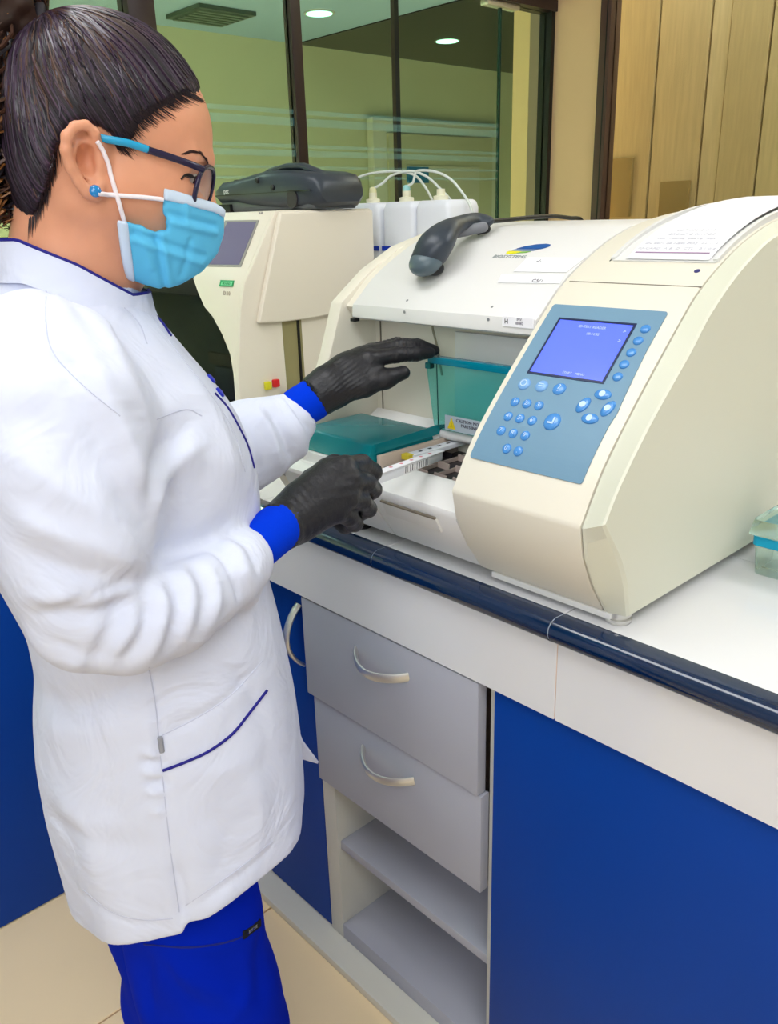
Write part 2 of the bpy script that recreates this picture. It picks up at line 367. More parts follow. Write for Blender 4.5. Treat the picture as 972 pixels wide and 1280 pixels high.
an = empty('blood_analyser', (-.75, 1.05, .9), 'large cream benchtop analyser with blue keypad panel and raised teal lid', 'analyser')
ZB = .915
XL, XM, XS, XR = -1.05, -.667, -.476, -.445
# control unit
prism('control_unit', low+UP+BACKC, XM, XS-.0012, CREAM, an, bevel=.004)
# seam and end cap
prism('seam_gap', [(a+.003, b) for a, b in low]+[(a+.003, b-.003) for a, b in UP]+[(1.37, 1.33), (1.37, .92)], XS-.0012, XS+.0012, SEAM, an)
side_px = [(782.5, 772), (782.5, 727.6), (774, 698), (759, 672.5), (753, 657.6), (772, 609), (814, 524), (857, 456), (882, 389.5), (910, 346), (939, 315), (972, 291)]
sA = [(.773, .915), (.745, .955), (.724, .998), (.717, 1.035)]+up_ctrl[1:]+BACKC
sB = [(.775, .917), (.765, .965), (.747, .999), (.712, 1.047)]+[(.737, 1.084), (.791, 1.143), (.862, 1.208), (.893, 1.240), (.935, 1.272), (.985, 1.300), (1.05, 1.324), (1.18, 1.338), (1.30, 1.343)]+[(1.345, 1.33), (1.37, 1.29), (1.37, .917)]
def rs(P, n):
    P = np.array(P); d = np.r_[0, np.cumsum(np.linalg.norm(np.diff(P, axis=0), axis=1))]; t = np.linspace(0, d[-1], n); return np.c_[np.interp(t, d, P[:, 0]), np.interp(t, d, P[:, 1])]
A4 = np.vstack([rs(sA[:4], 8)[:-1], rs([tuple(q) for q in catmull(sA[3:-3], 5)], 46)[:-1], rs(sA[-4:], 8)])
B4 = np.vstack([rs(sB[:4], 8)[:-1], rs([tuple(q) for q in catmull(sB[3:-3], 5)], 46)[:-1], rs(sB[-4:], 8)])
n4 = len(A4); V = [(XS+.0012, a, b) for a, b in A4]; F = [tuple(range(n4))]
mid = A4*.35+B4*.65
rings = [(XS+.003, A4), (XS+.006, A4*.93+B4*.07), (XR-.003, B4*.9+A4*.1), (XR, B4+(np.array([1.05, 1.1])-B4)*.008)]
for X_, ring in rings:
    o = len(V); V += [(X_, a, b) for a, b in ring]; F += [(o-n4+i, o-n4+(i+1) % n4, o+(i+1) % n4, o+i) for i in range(n4)]
F.append(tuple(range(len(V)-1, len(V)-n4-1, -1)))
ec = mk('end_cap', V, F, GREENISH, an, smooth=True); ec.data.set_sharp_from_angle(angle=math.radians(16))
# lower body: drawer front and left front
fp = [(.775, .915), (.747, .955), (.728, .992), (.728, 1.002), (.775, 1.018), (.79, 1.018), (.79, .915)]
prism('front_panel', fp, -.8325, XM-.0015, WPL, an, bevel=.002)
prism('front_panel', fp[:3]+[(.728, .985), (.745, 1.0), (.79, 1.0), (.79, .915)], XL+.0, -.835, WPL, an, bevel=.002)
# grip recess on drawer front
g0 = on(484, 629, 'Y', .741); g1 = on(552, 653, 'Y', .741)
gr = [(.7385, .962), (.7275, .984), (.7315, .986), (.7425, .964)]
V, F = merge([boxvf((g0[0], .7285, .979), (g1[0], .7325, .983)), boxvf((g0[0], .730, .961), (g0[0]+.002, .744, .981)), boxvf((g1[0]-.002, .730, .961), (g1[0], .744, .981))])
prism('grip_recess', [(a+.0012, b) for a, b in gr], g0[0], g1[0], mat('grip_shade', (221, 220, 217), .6), an, bevel=.0006)
prism('grip_shadow_gap', [(.7272, .9835), (.7268, .9862), (.7300, .9868), (.7302, .9840)], g0[0], g1[0], SEAM, an)
box('base_tray', (XL+.01, .79, .915), (XM, 1.37, .955), CREAM, an)
prism('side_wall', [(.772, .915), (.748, .955), (.738, .978), (.79, 1.028), (.845, 1.15), (.874, 1.228), (.94, 1.275), (1.01, 1.308), (1.1, 1.33), (1.36, 1.335), (1.38, .915)], XL-.028, XL, CREAM, an, bevel=.004)
box('deck_frame', (XL, .752, .955), (-.868, .97, 1.016), WPL, an, bevel=.003)
box('deck_frame', (-.868, .775, .955), (-.861, .93, 1.030), mat('pinkish_beige_trim', (206, 188, 172), .5), an, bevel=.001)
box('well_floor', (-.861, .79, .955), (XM, .96, .972), mat('well_black', (24, 20, 20), .4), an)
box('well_lip', (-.861, .782, .955), (XM, .790, 1.012), mat('well_brown', (52, 30, 26), .4), an)
box('bay_back', (XL, .945, .955), (XM, .96, 1.24), CREAM, an)
box('bay_joint', (-1.038, .9435, 1.03), (-1.036, .9455, 1.2), SEAM, an)
prism('bay_ledge', [(.905, 1.016), (.905, 1.026), (.944, 1.046), (.944, 1.016)], XL, -.873, WPL, an, bevel=.002)
tube('lid_hinge_roller', [(-.868, .915, 1.036), (-.668, .915, 1.036)], .008, WPL, an, n=12)
box('bay_panel', (-.862, .936, 1.045), (XM, .944, 1.19), WPL, an, bevel=.001)
tube('cable', [(-.905, .93, 1.205), (-.897, .925, 1.19), (-.893, .93, 1.165), (-.893, .941, 1.12)], .0018, mat('cable_grey', (150, 145, 120), .5), an, n=6)
# hood
hood = [(.888, 1.203), (.878, 1.206), (.880, 1.226), (.888, 1.232)]+[(a, min(b, 1.336+(a-1.1)*.02)) for a, b in UP if a > .905 and a < 1.31]+[(1.36, 1.33), (1.38, 1.29), (1.38, 1.20)]
prism('hood', hood, XL+.018, XM-.0015, WPL, an, bevel=.003)
hl = [(.879, 1.224), (.889, 1.232)]+hood[4:-3]+[(1.36, 1.33), (1.378, 1.29), (1.37, 1.20), (.90, 1.20)]
prism('hood_edge', [(a+.002, b-.002) for a, b in hl], XL-.001, XL+.0165, CREAM, an, bevel=.003)
# feet
for x, y in ((-.466, .789), (-.925, .792), (-.462, 1.33), (-.98, 1.33)):
    V, F = lathe_vf([(.0135, .0), (.0155, .002), (.0155, .006), (.0125, .007), (.0125, .010), (.0155, .0105), (.0155, .0155)], (x, y, .9), 20); mk('foot', V, F, CHROME if x > -.5 else DARK, an, smooth=True)
box('base_rail', (-.645, .7705, .9075), (XS+.01, .79, .9149), WPL, an, bevel=.001)
# control overlay: a sheet on the curved face
def sheet(name, uv_poly, off, th, m, parent, res=.006):
    """thin plate following the face; uv_poly = [(X, arc)]"""
    bm = bmesh.new(); P = np.array(uv_poly)
    vs = [bm.verts.new((p[0], p[1], 0)) for p in P]; f = bm.faces.new(vs)
    a = P[:, 1].min()
    while a < P[:, 1].max():
        a += res
        bmesh.ops.bisect_plane(bm, geom=bm.verts[:]+bm.edges[:]+bm.faces[:], plane_co=(0, a, 0), plane_no=(0, 1, 0))
    r = bmesh.ops.extrude_face_region(bm, geom=bm.faces[:])
    up = set(v for v in r['geom'] if isinstance(v, bmesh.types.BMVert)); bm.verts.index_update()
    V = [PF.pt(v.co.x, v.co.y, off+(th if v in up else 0)) for v in bm.verts]; Fq = [[v.index for v in f.verts] for f in bm.faces]; bm.free()
    return mk(name, V, Fq, m, parent)
def roundpoly(P, r=.006, n=4):
    out = []; N = len(P)
    for i in range(N):
        p0, p1, p2 = np.array(P[i-1], float), np.array(P[i], float), np.array(P[(i+1) % N], float)
        a = p0-p1; b = p2-p1; la, lb = np.linalg.norm(a), np.linalg.norm(b); rr = min(r, la*.45, lb*.45); A_ = p1+a/la*rr; B_ = p1+b/lb*rr
        for k in range(n+1):
            t = k/n; out.append(tuple(A_*(1-t)**2+p1*2*t*(1-t)+B_*t*t))
    return out
ov_px = [(691, 381), (835.6, 392.2), (808, 439), (778.6, 500.6), (771.7, 517), (760.5, 534), (727, 606), (588.3, 568.6)]
ov = [PF.hit(*q) for q in ov_px]
xL, xR = -.6565, -.4965
ov[0] = (xL, ov[0][1]); ov[7] = (xL, ov[6][1]); ov[1] = (xR, ov[0][1]); ov[2] = (xR, ov[2][1])
cp = sheet('keypad_overlay', roundpoly(ov, .004), .0002, .0016, PANELB, an)
sc_px = [PF.hit(704, 399), PF.hit(795, 404), PF.hit(755, 479), PF.hit(657, 466)]
sx0, sx1 = (sc_px[0][0]+sc_px[3][0])/2, (sc_px[1][0]+sc_px[2][0])/2; sa1, sa0 = (sc_px[0][1]+sc_px[1][1])/2, (sc_px[2][1]+sc_px[3][1])/2
# raised bezel ring so that the screen sits inside
def ring(name, x0, x1, a0, a1, wd, off, th, m, parent):
    parts = []
    for (u0, u1, v0, v1) in ((x0-wd, x0, a0-wd, a1+wd), (x1, x1+wd, a0-wd, a1+wd), (x0, x1, a1, a1+wd), (x0, x1, a0-wd, a0)):
        o = []; 
        for off_ in (off, off+th):
            for u, v in ((u0, v0), (u1, v0), (u1, v1), (u0, v1)): o.append(PF.pt(u, v, off_))
        parts.append((o, [(0, 3, 2, 1), (4, 5, 6, 7), (0, 1, 5, 4), (1, 2, 6, 5), (2, 3, 7, 6), (3, 0, 4, 7)]))
    V, F = merge(parts); return mk(name, V, F, m, parent)
ring('screen_bezel', sx0+.0022, sx1-.0012, sa0+.001, sa1-.004, .003, .0015, .0012, mat('navy_bezel', (16, 36, 78), .3), cp)
scr = sheet('screen', [(sx0+.002, sa0), (sx1-.001, sa0), (sx1-.001, sa1-.003), (sx0+.002, sa1-.003)], .0016, .0006, SCREEN, cp)
def face_text(name, s, X, a, size, m, parent, off=.0026, align='CENTER'):
    T, N = PF.frame(a); return text(name, s, size, PF.pt(X, a, off), (1, 0, 0), T, m, parent, .0001, align)
xm = (sx0+sx1)/2
face_text('screen_text', 'ID-TEST READER', xm, sa1-.012, .0052, SCRTXT, cp)
face_text('screen_text', '08:14:32', xm+.006, sa1-.022, .0052, SCRTXT, cp)
face_text('screen_text', 'START    MENU', xm+.01, sa0+.006, .0045, SCRTXT, cp)
face_text('screen_text', '>', sx1-.008, sa1-.014, .007, SCRTXT, cp); face_text('screen_text', '>', sx1-.008, sa1-.028, .007, SCRTXT, cp)
def button(px, py, rx, ry, m=BTN, h=.0028, rot=0, sym=None, ssz=.007, name='key'):
    X, a = PF.hit(px, py); T, N = PF.frame(a); c = PF.pt(X, a, .0015); xv = np.array([1, 0, 0.]); cs, sn = math.cos(rot), math.sin(rot)
    u = xv*cs+T*sn; v = -xv*sn+T*cs; V = []; F = []; n = 20; pr = [(1, 0), (1, .35), (.9, .7), (.65, .93), (.3, 1)]
    for r_, hh in pr:
        for k in range(n):
            t = 2*math.pi*k/n; V.append(c+u*rx*r_*math.cos(t)+v*ry*r_*math.sin(t)+N*h*hh)
    for i in range(len(pr)-1):
        for k in range(n): F.append((i*n+k, i*n+(k+1) % n, (i+1)*n+(k+1) % n, (i+1)*n+k))
    F.append(tuple(range(n-1, -1, -1))); F.append(tuple(len(V)-n+k for k in range(n)))
    b = mk(name, V, F, m, cp, smooth=True)
    if sym: text('key_print', sym, ssz, c+N*(h+.0002), (1, 0, 0), T, BTNL, cp, .0001)
    return b
BTN2 = mat('pale_blue_button', (120, 170, 224), .3, coat=.3)
for q, s_, m_ in (((656, 481.3), 'O', BTN2), ((677.6, 484), '=', BTN2), ((699.8, 487.6), '?', BTN)): button(*q, .0088, .0082, m_, sym=s_, ssz=.014, name='function_key')
K = [(644.6, 503.5), (659.3, 506), (674.3, 508.3), (636, 521.7), (650.7, 524.3), (666, 527), (627.2, 539.6), (642.2, 542.8), (657.2, 545.7), (634.3, 561.7), (648.5, 565)]
for q, s_ in zip(K, '123456789 0.'.replace(' ', '')): button(*q, .0062, .0064, sym=s_, ssz=.0085, name='number_key')
button(691, 528.3, .0108, .0115, h=.0035, name='enter_key')
T, N = PF.frame(PF.hit(691, 528)[1]); c = PF.pt(*PF.hit(691, 528.3), .0052)
V, F = merge([([c+np.array([1, 0, 0])*x+T*y+N*z for x, y, z in bb], boxvf((0, 0, 0), (1, 1, 1))[1]) for bb in (boxvf((.002, -.003, 0), (.004, .005, .0004))[0], boxvf((-.004, -.004, 0), (.004, -.002, .0004))[0])]); mk('key_print', V, F, BTNL, cp)
for q in ((807, 412.8), (798, 427.5), (789.3, 442.2), (780.5, 457), (772.4, 472.5)): button(*q, .0062, .006, name='menu_key')
for q, r in (((754, 494.6), 0), ((760.4, 512.2), 1.25), ((729.5, 507.6), 1.25), ((737.8, 524.6), 0)):
    button(*q, .0110, .0068, h=.003, rot=r, name='arrow_key')
    X, a = PF.hit(*q); T, N = PF.frame(a); cc = PF.pt(X, a, .0043); V, F = lathe_vf([(.0040, 0), (.0040, .0005)], cc, 14, N); mk('key_print', V, F, BTNL, cp)
# printer seam, paper, slot
def strip(name, x0, x1, a0, a1, off, th, m, n=14, offs=None):
    V = []; F = []
    for i in range(n+1):
        a = a0+(a1-a0)*i/n; o_ = off+(offs(i/n) if offs else 0)
        for x, oo in ((x0, o_), (x1, o_), (x1, o_+th), (x0, o_+th)): V.append(PF.pt(x, a, oo))
    for i in range(n):
        b = i*4
        for k in range(4): F.append((b+k, b+(k+1) % 4, b+4+(k+1) % 4, b+4+k))
    F.append((3, 2, 1, 0)); F.append(tuple(n*4+k for k in range(4)))
    return mk(name, V, F, m, an, smooth=True)
aS = PF.hit(800, 356)[1]
strip('printer_cover_seam', XM+.008, XS-.001, aS, aS+.0016, -.0005, .0007, SEAM, 1)
aP = PF.hit(835, 327)[1]; aE = PF.s[-1]
strip('printer_tray', -.622, -.483, aP-.002, aE-.03, .0002, .0016, WPL)
strip('paper_guide', -.626, -.620, aP, aE-.04, .0004, .010, WPL, offs=lambda t: -.006*(1-t))
strip('paper_guide', -.487, -.481, aP, aE-.04, .0004, .010, WPL, offs=lambda t: -.006*(1-t))
pp_ = strip('printout_paper', -.604, -.492, aP, aE-.02, .003, .0004, PAPER, offs=lambda t: .012*t)
strip('slot_gap', -.628, -.6265, aP-.002, aP+.03, -.0003, .0008, DARK, 3)
strip('printed_rule', -.598, -.498, aP+.013, aP+.0145, .0034, .0004, RULE, 1, offs=lambda t: .0011)
lines = ['ID-CARD  A B  D  CTL   2.1 0.4', 'SN 4471 08 NEG POS  ++ -- +', 'No.  NAME  DATE  RES', 'GROUP O RH POS', 'LOT 50012 31 5']
for k, s_ in enumerate(lines):
    a = aP+.024+k*.013; T, N = PF.frame(a); t_ = (a-aP)/(aE-.02-aP)
    text('printed_text', s_, .0078, PF.pt(-.548, a, .0037+.012*t_), (1, 0, 0), T, mat('faint_ink', (196, 194, 206), .8), an, .00005)
X, a = PF.hit(871, 339); T, N = PF.frame(a); V, F = lathe_vf([(.0036, 0), (.0036, .0008), (.002, .0012)], PF.pt(X, a, 0), 14, N); mk('blue_dot', V, F, mat('indigo', (60, 60, 120), .4), an)
# logo, labels, screws on hood
def hpoly(name, pxs, m, off=.0006, th=.0005):
    return sheet(name, [PF.hit(*q) for q in pxs], off, th, m, an, res=.02)
X0, a0 = PF.hit(660, 312)
def lp(P): return [(X0+x, a0+y) for x, y in P]
el = [(-.030, -.0075), (-.020, .002), (-.006, .009), (.010, .0125), (.022, .0115), (.026, .006), (.020, -.001), (.006, -.001), (-.012, -.001), (-.021, -.001)]
sheet('logo_leaf', lp([(-.022, .001), (-.012, .009), (.004, .0155), (.020, .0175), (.029, .015), (.031, .010), (.026, .004), (.021, .001)]), .0004, .0005, LOGOB, an)
sheet('logo_leaf', lp([(-.027, -.004), (-.0235, -.001), (.019, -.001), (.012, -.004)]), .0004, .0005, LOGOB, an)
sheet('logo_leaf', lp([(-.030, -.014), (-.033, -.009), (-.029, -.006), (-.010, -.0065), (-.006, -.0075), (-.012, -.012), (-.020, -.0145)]), .0004, .0005, LOGOY, an)
sheet('logo_leaf', lp([(-.012, -.012), (-.006, -.0075), (.010, -.006), (.003, -.010)]), .0004, .0005, LOGOG, an)
T, N = PF.frame(a0-.022); text('logo_lettering', 'BIOSYSTEMS', .011, PF.pt(X0-.018, a0-.022, .0006), (1, 0, 0), T, mat('grey_print', (150, 160, 160), .6), an)
hpoly('paper_label', [(660, 322.5), (731, 323), (708, 341), (642, 340)], mat('label_white', (247, 247, 250), .5))
hpoly('paper_label', [(627, 343), (706, 343), (700, 355), (622, 354)], mat('label_white2', (243, 243, 247), .5))
for (px, py, s_) in ((674, 327, '-/-'), (674, 352, 'C5/16')):
    X, a = PF.hit(px, py); T, N = PF.frame(a); text('label_writing', s_, .009, PF.pt(X, a, .0013), (1, .15, 0), T, INK, an)
yb = .8785
o = on(649, 403, 'Y', yb); box('asset_sticker', (o[0]-.028, yb-.0012, o[2]-.0065), (XM-.004, yb+.0005, o[2]+.0065), mat('sticker_white', (246, 244, 250), .5), an)
text('sticker_code', 'H', .009, (o[0]-.021, yb-.0014, o[2]), (1, 0, 0), (0, 0, 1), DARK, an); text('sticker_text', 'INV.\n00482', .0050, (o[0]+.001, yb-.0014, o[2]+.001), (1, 0, 0), (0, 0, 1), INK, an)
for (px, py) in ((505, 390), (610, 399.5)):
    o = on(px, py, 'Y', yb); V, F = lathe_vf([(.0022, 0), (.0022, .0008)], (o[0], yb+.0005, o[2]), 10, (0, -1, 0)); mk('screw', V, F, mat('screw_grey', (140, 142, 145), .4), an)
for (px, py) in ((509, 376), (615, 384)):
    X, a = PF.hit(px, py); T, N = PF.frame(a); V, F = lathe_vf([(.0022, 0), (.0022, .0008)], PF.pt(X, a, 0), 10, N); mk('screw', V, F, MATS['screw_grey'], an)
box('hood_bumper', (XL+.019, .874, 1.200), (XL+.030, .884, 1.2045), DARK, an)
# teal lids
lidroot = an
lx0, lx1 = -.872, -.670
lid = prism('raised_lid', [(.908, 1.044), (.905, 1.15), (.909, 1.15), (.912, 1.044)], lx0, lx1, TEAL, an)
box('lid_rim', (lx0-.006, .893, 1.147), (lx1, .909, 1.157), mat('teal_edge', (0, 140, 168), .15, trans=.3, ior=1.2), lid, bevel=.001)
prism('lid_flange', [(.885, 1.15), (.908, 1.15), (.911, 1.042), (.903, 1.042)], lx0-.002, lx0, TEAL, lid)
box('lid_catch', (lx0-.012, .893, 1.138), (lx0-.002, .903, 1.147), TEALS, lid, bevel=.001)
o = on(579, 527, 'Y', .904)
st = box('warning_label', (-.852, .9025, 1.047), (-.770, .9035, 1.070), mat('silver_label', (176, 186, 198), .4), lid)
V = [(-.846, .9018, 1.050), (-.830, .9018, 1.050), (-.838, .9018, 1.067), (-.846, .9024, 1.050), (-.830, .9024, 1.050), (-.838, .9024, 1.067)]
mk('warning_triangle', V, [(0, 1, 2), (5, 4, 3), (0, 3, 4, 1), (1, 4, 5, 2), (2, 5, 3, 0)], mat('warning_yellow', (226, 200, 30), .4), lid)
text('warning_symbol', '!', .010, (-.838, .9014, 1.056), (1, 0, 0), (0, 0, 1), DARK, lid)
text('warning_text', 'CAUTION: MOVING\nPARTS INSIDE', .0068, (-.798, .9020, 1.061), (1, 0, 0), (0, 0, 1), mat('label_ink', (70, 66, 80), .6), lid)
cv = [(.760, 1.010), (.772, 1.038), (.900, 1.043), (.905, 1.022), (.905, 1.0165), (.760, 1.0165)]
cov = prism('teal_cover', [(.757, 1.0165), (.771, 1.044), (.776, 1.046), (.893, 1.047), (.898, 1.030), (.898, 1.0165)], -1.035, -.872, TEALS, an, bevel=.002)
prism('cover_side_flange', [(.775, 1.031), (.775, 1.046), (.905, 1.050), (.94, 1.046), (.94, 1.040), (.90, 1.035)], -.8725, -.870, TEALS, an)
# racks in the well
RW = mat('rack_white', (232, 234, 240), .4); RB = mat('rack_black', (28, 27, 32), .35); RG = mat('rack_slot_beige', (165, 150, 142), .5)
for k in range(5):
    x = -.845+k*.036
    r_ = empty('sample_rack', (x, .87, .972), 'black sample rack in the analyser well, %s' % ['with white card strip and yellow tag', 'second from the teal cover', 'middle one of five', 'fourth from the teal cover', 'nearest the keypad unit'][k], 'rack', 'sample racks in the analyser well')
    box('rack_body', (x-.012, .795, .972), (x+.012, .94, 1.004), RB, r_, bevel=.001)
    box('slot_rail', (x-.0145, .798, 1.004), (x-.0130, .938, 1.010), RG, r_)
    for j in range(3):
        y = .805+j*.045
        V = [(x-.014, y+.004, 1.004), (x+.013, y, 1.004), (x+.013, y+.0016, 1.004), (x-.014, y+.0056, 1.004), (x-.014, y+.006, 1.013), (x+.013, y+.002, 1.013), (x+.013, y+.0036, 1.013), (x-.014, y+.0076, 1.013)]
        mk('slot_divider', V, boxvf((0, 0, 0), (1, 1, 1))[1], RG if k else RB, r_)
    if k == 0:
        box('card_strip', (x-.010, .82, 1.019), (x+.008, .935, 1.026), RW, r_, bevel=.001)
        for j in range(5): box('card_mark', (x-.003, .84+j*.02, 1.026), (x+.001, .846+j*.02, 1.0264), DARK, r_)
        box('yellow_tag', (x-.010, .812, 1.019), (x+.006, .822, 1.027), mat('tag_yellow', (226, 206, 60), .5), r_)

# ------------------------------------------------------------------ left analyser (D-10)
XD = -1.42
d10 = empty('chromatography_analyser', (-1.65, 1.15, .9), 'beige analyser with small tilted screen and dark curved glass door, left of the large analyser', 'analyser')
fpx = [(296, 545), (298, 472), (300.6, 388), (305.5, 353.7), (314, 336), (343.8, 263.6)]
fr = [tuple(on(*q, 'X', XD)[1:]) for q in fpx]; fr[0] = (fr[1][0]-.002, .9)
topz = 1.372
prof10 = fr+[(fr[-1][0]+.012, topz), (1.275, topz), (1.28, .9)]
XD0 = -1.98
DCR = mat('beige_plastic', (232, 224, 208), .42, bump=.04, bscale=800)
body10 = [(a+.075, b) if i < 4 else (a+.045, b) if i == 4 else (a, b) for i, (a, b) in enumerate(prof10[:6])]+prof10[6:]
prism('main_body', [(fr[0][0]+.09, .9), (fr[0][0]+.09, 1.30), (fr[-1][0]+.012, topz), (1.275, topz), (1.28, .9)], XD0, XD-.012, DCR, d10, bevel=.004)
prism('side_column', prof10, XD-.012, XD, DCR, d10, bevel=.004)
# front column plate on the front profile
P10 = Prof(fr+[(fr[-1][0]+.012, topz)])
def hit10(x, y): return P10.hit(x, y)
edge = [(255, 300), (243, 338), (241, 349), (247, 366), (255, 384), (265, 396), (277, 418), (287, 443), (291, 467), (294, 507)]
L = [];
for q in edge:
    X_, a_ = hit10(*q); L.append((X_, P10.yz(a_)[0]))
L = [(L[0][0]-.02, np.array(fr[-1]))]+L+[(XD-.02, np.array([fr[0][0], .9]))]
V = []; F = []
for X_, yz in L: V += [(X_, yz[0], yz[1]), (XD-.01, yz[0], yz[1]), (XD-.01, yz[0]+.05, yz[1]), (X_, yz[0]+.05, yz[1])]
for i in range(len(L)-1):
    b = i*4; F += [(b+k, b+(k+1) % 4, b+4+(k+1) % 4, b+4+k) for k in range(4)]
F += [(3, 2, 1, 0), tuple(len(V)-4+k for k in range(4))]
mk('front_column', V, F, DCR, d10, bevel=.003)
def q10(px, py, off=.001):
    X_, a_ = hit10(px, py); q, t = P10.yz(a_, off); return np.array([X_, q[0], q[1]])
def plate10(name, pts, m, off, th, parent=d10):
    A_ = [q10(*p, off) for p in pts]; B_ = [q10(*p, off+th) for p in pts]; n = len(pts)
    return mk(name, A_+B_, [tuple(range(n)), tuple(range(2*n-1, n-1, -1))]+[(i, (i+1) % n, n+(i+1) % n, n+i) for i in range(n)], m, parent)
plate10('screen_bezel', [(282, 276), (324, 275.5), (301.5, 334), (257, 333.5)], mat('bezel_grey', (150, 146, 140), .5), .0005, .0012)
plate10('screen', [(285, 278.5), (321, 278), (299.5, 331.5), (261, 331)], mat('violet_grey_screen', (112, 106, 134), .6, spec=.15, emit=.1), .0017, .0006)
plate10('badge', [(276, 350.5), (293, 351), (291.5, 358.5), (274.5, 358)], mat('badge_green', (30, 160, 95), .4), .0005, .001)
plate10('badge_inset', [(278, 352.2), (291.3, 352.5), (290.2, 357), (276.6, 356.6)], mat('badge_mint', (130, 225, 170), .4), .0016, .0004)
c = q10(283.7, 354.8, .0022); text('badge_lettering', 'BIO-RAD', .0072, c, (1, 0, 0), (0, .2, 1), mat('badge_green_ink', (20, 140, 80), .4), d10)
c = q10(283.8, 367, .0012); text('model_lettering', 'D-10', .012, c, (1, 0, 0), (0, .1, 1), mat('model_ink', (170, 150, 140), .5), d10)
# dark door with things behind the glass
dk = mat('door_dark_interior', (20, 24, 28), .3)
yd = fr[0][0]+.055
box('door_interior', (XD0+.01, yd+.012, .93), (XD-.02, yd+.03, 1.20), dk, d10)
box('reagent_shelf', (-1.62, yd+.002, 1.06), (XD-.05, yd+.012, 1.085), mat('interior_brown', (120, 74, 34), .5), d10)
box('cartridge_block', (-1.60, yd+.002, .99), (XD-.05, yd+.012, 1.055), mat('interior_blue_grey', (110, 124, 150), .5), d10)
gp = [(a+.014, b) for a, b in fr[1:]]; gp[-1] = (gp[-1][0]+.004, topz-.004)
prism('glass_door', [(gp[0][0], .92)]+gp+[(a+.004, b-.002) for a, b in gp[::-1]]+[(gp[0][0]+.004, .92)], XD0+.005, XD-.022, mat('smoked_glass', (8, 12, 15), .25, spec=.08, alpha=.6), d10, smooth=True)
# bulged side panel
sp = [(350, 263.6), (336, 336.5), (322.7, 404)]
s0 = [on(*q, 'X', XD+.012) for q in [(350, 264.5), (343, 300), (336, 336.5), (329, 372), (322.7, 404)]]
bot = [on(*q, 'X', XD+.012) for q in [(322.7, 404), (350, 403), (374.6, 400), (400, 396), (420, 391.5), (450, 384)]]
poly = [(p[1], p[2]) for p in s0]+[(p[1], p[2]) for p in bot[1:]]+[(1.27, bot[-1][2]+.003), (1.27, topz-.003)]
prism('bulged_side_panel', poly, XD, XD+.014, DCR, d10, bevel=.006, seg=3)
pc = [on(*q, 'X', XD+.001) for q in [(352, 400), (376, 398), (377, 480), (352, 482)]]
prism('side_recess', [(p[1], p[2]) for p in pc[:2]]+[(pc[1][1]+.001, 1.0), (pc[0][1]+.002, 1.0)], XD-.001, XD+.001, mat('recess_olive', (150, 142, 98), .6), d10)
a = on(374.5, 440, 'X', XD+.002); box('side_slot', (XD, a[1]-.003, 1.0), (XD+.004, a[1]+.002, on(374, 399, 'X', XD)[2]), DARK, d10)
box('slot_block', (XD, a[1]-.06, .985), (XD+.012, a[1]+.012, 1.01), DARK, d10)
for (px, py, m_) in ((335, 482, mat('lamp_yellow', (220, 214, 40), .4)), (345, 479, mat('lamp_red', (220, 36, 40), .4))):
    o = on(px, py, 'X', XD+.006); box('status_lamp', (XD, o[1]-.007, o[2]-.008), (XD+.01, o[1]+.007, o[2]+.008), m_, d10, bevel=.002)
c = q10(305, 268, .002); text('top_mark', 'D-10', .006, (XD-.045, fr[-1][0]-.004, topz-.004), (1, 0, 0), (0, .6, 1), INK, d10)

# handset cradle standing on the left analyser: lofted body
def loft(name, secs, m, parent=None, **k):
    n = len(secs[0]); V = [p for s in secs for p in s]; F = []
    for i in range(len(secs)-1):
        for j in range(n): F.append((i*n+j, i*n+(j+1) % n, (i+1)*n+(j+1) % n, (i+1)*n+j))
    F.append(tuple(range(n-1, -1, -1))); F.append(tuple((len(secs)-1)*n+j for j in range(n)))
    return mk(name, V, F, m, parent, smooth=True, **k)
cr = empty('scanner_cradle', (-1.55, 1.18, topz), 'dark grey plastic docking unit standing on top of the beige analyser', 'cradle')
cyc = 1.17
def crsec(x, zlo, zhi, hw, e=.012):
    P = []
    for (y, z) in ((-hw+e, zlo), (hw-e, zlo), (hw, zlo+e), (hw, zhi-e), (hw-e, zhi), (-hw+e, zhi), (-hw, zhi-e), (-hw, zlo+e)): P.append((x, cyc+y, z))
    return P
tz = topz
XA = on(297, 240, 'Y', cyc)[0]; XB = on(428, 240, 'Y', cyc)[0]; cw = XB-XA
secs = []
for t, zl, zh, hw in ((0, .030, .048, .05), (.01, .022, .058, .062), (.08, .020, .064, .07), (.25, .019, .067, .072), (.4, .014, .074, .074), (.55, .010, .080, .075), (.7, .006, .079, .075), (.85, .004, .074, .07), (.96, .006, .066, .064), (1, .014, .05, .055)):
    secs.append(crsec(XA+cw*t, tz+zl, tz+zh, hw))
loft('upper_shell', secs, DGREY, cr)
secs = [crsec(XA+cw*t, tz+.001, tz+.026, hw, .004) for t, hw in ((.05, .058), (.08, .062), (.9, .062), (.94, .055))]
loft('lower_tray', secs, mat('cradle_grey', (92, 98, 102), .4), cr)
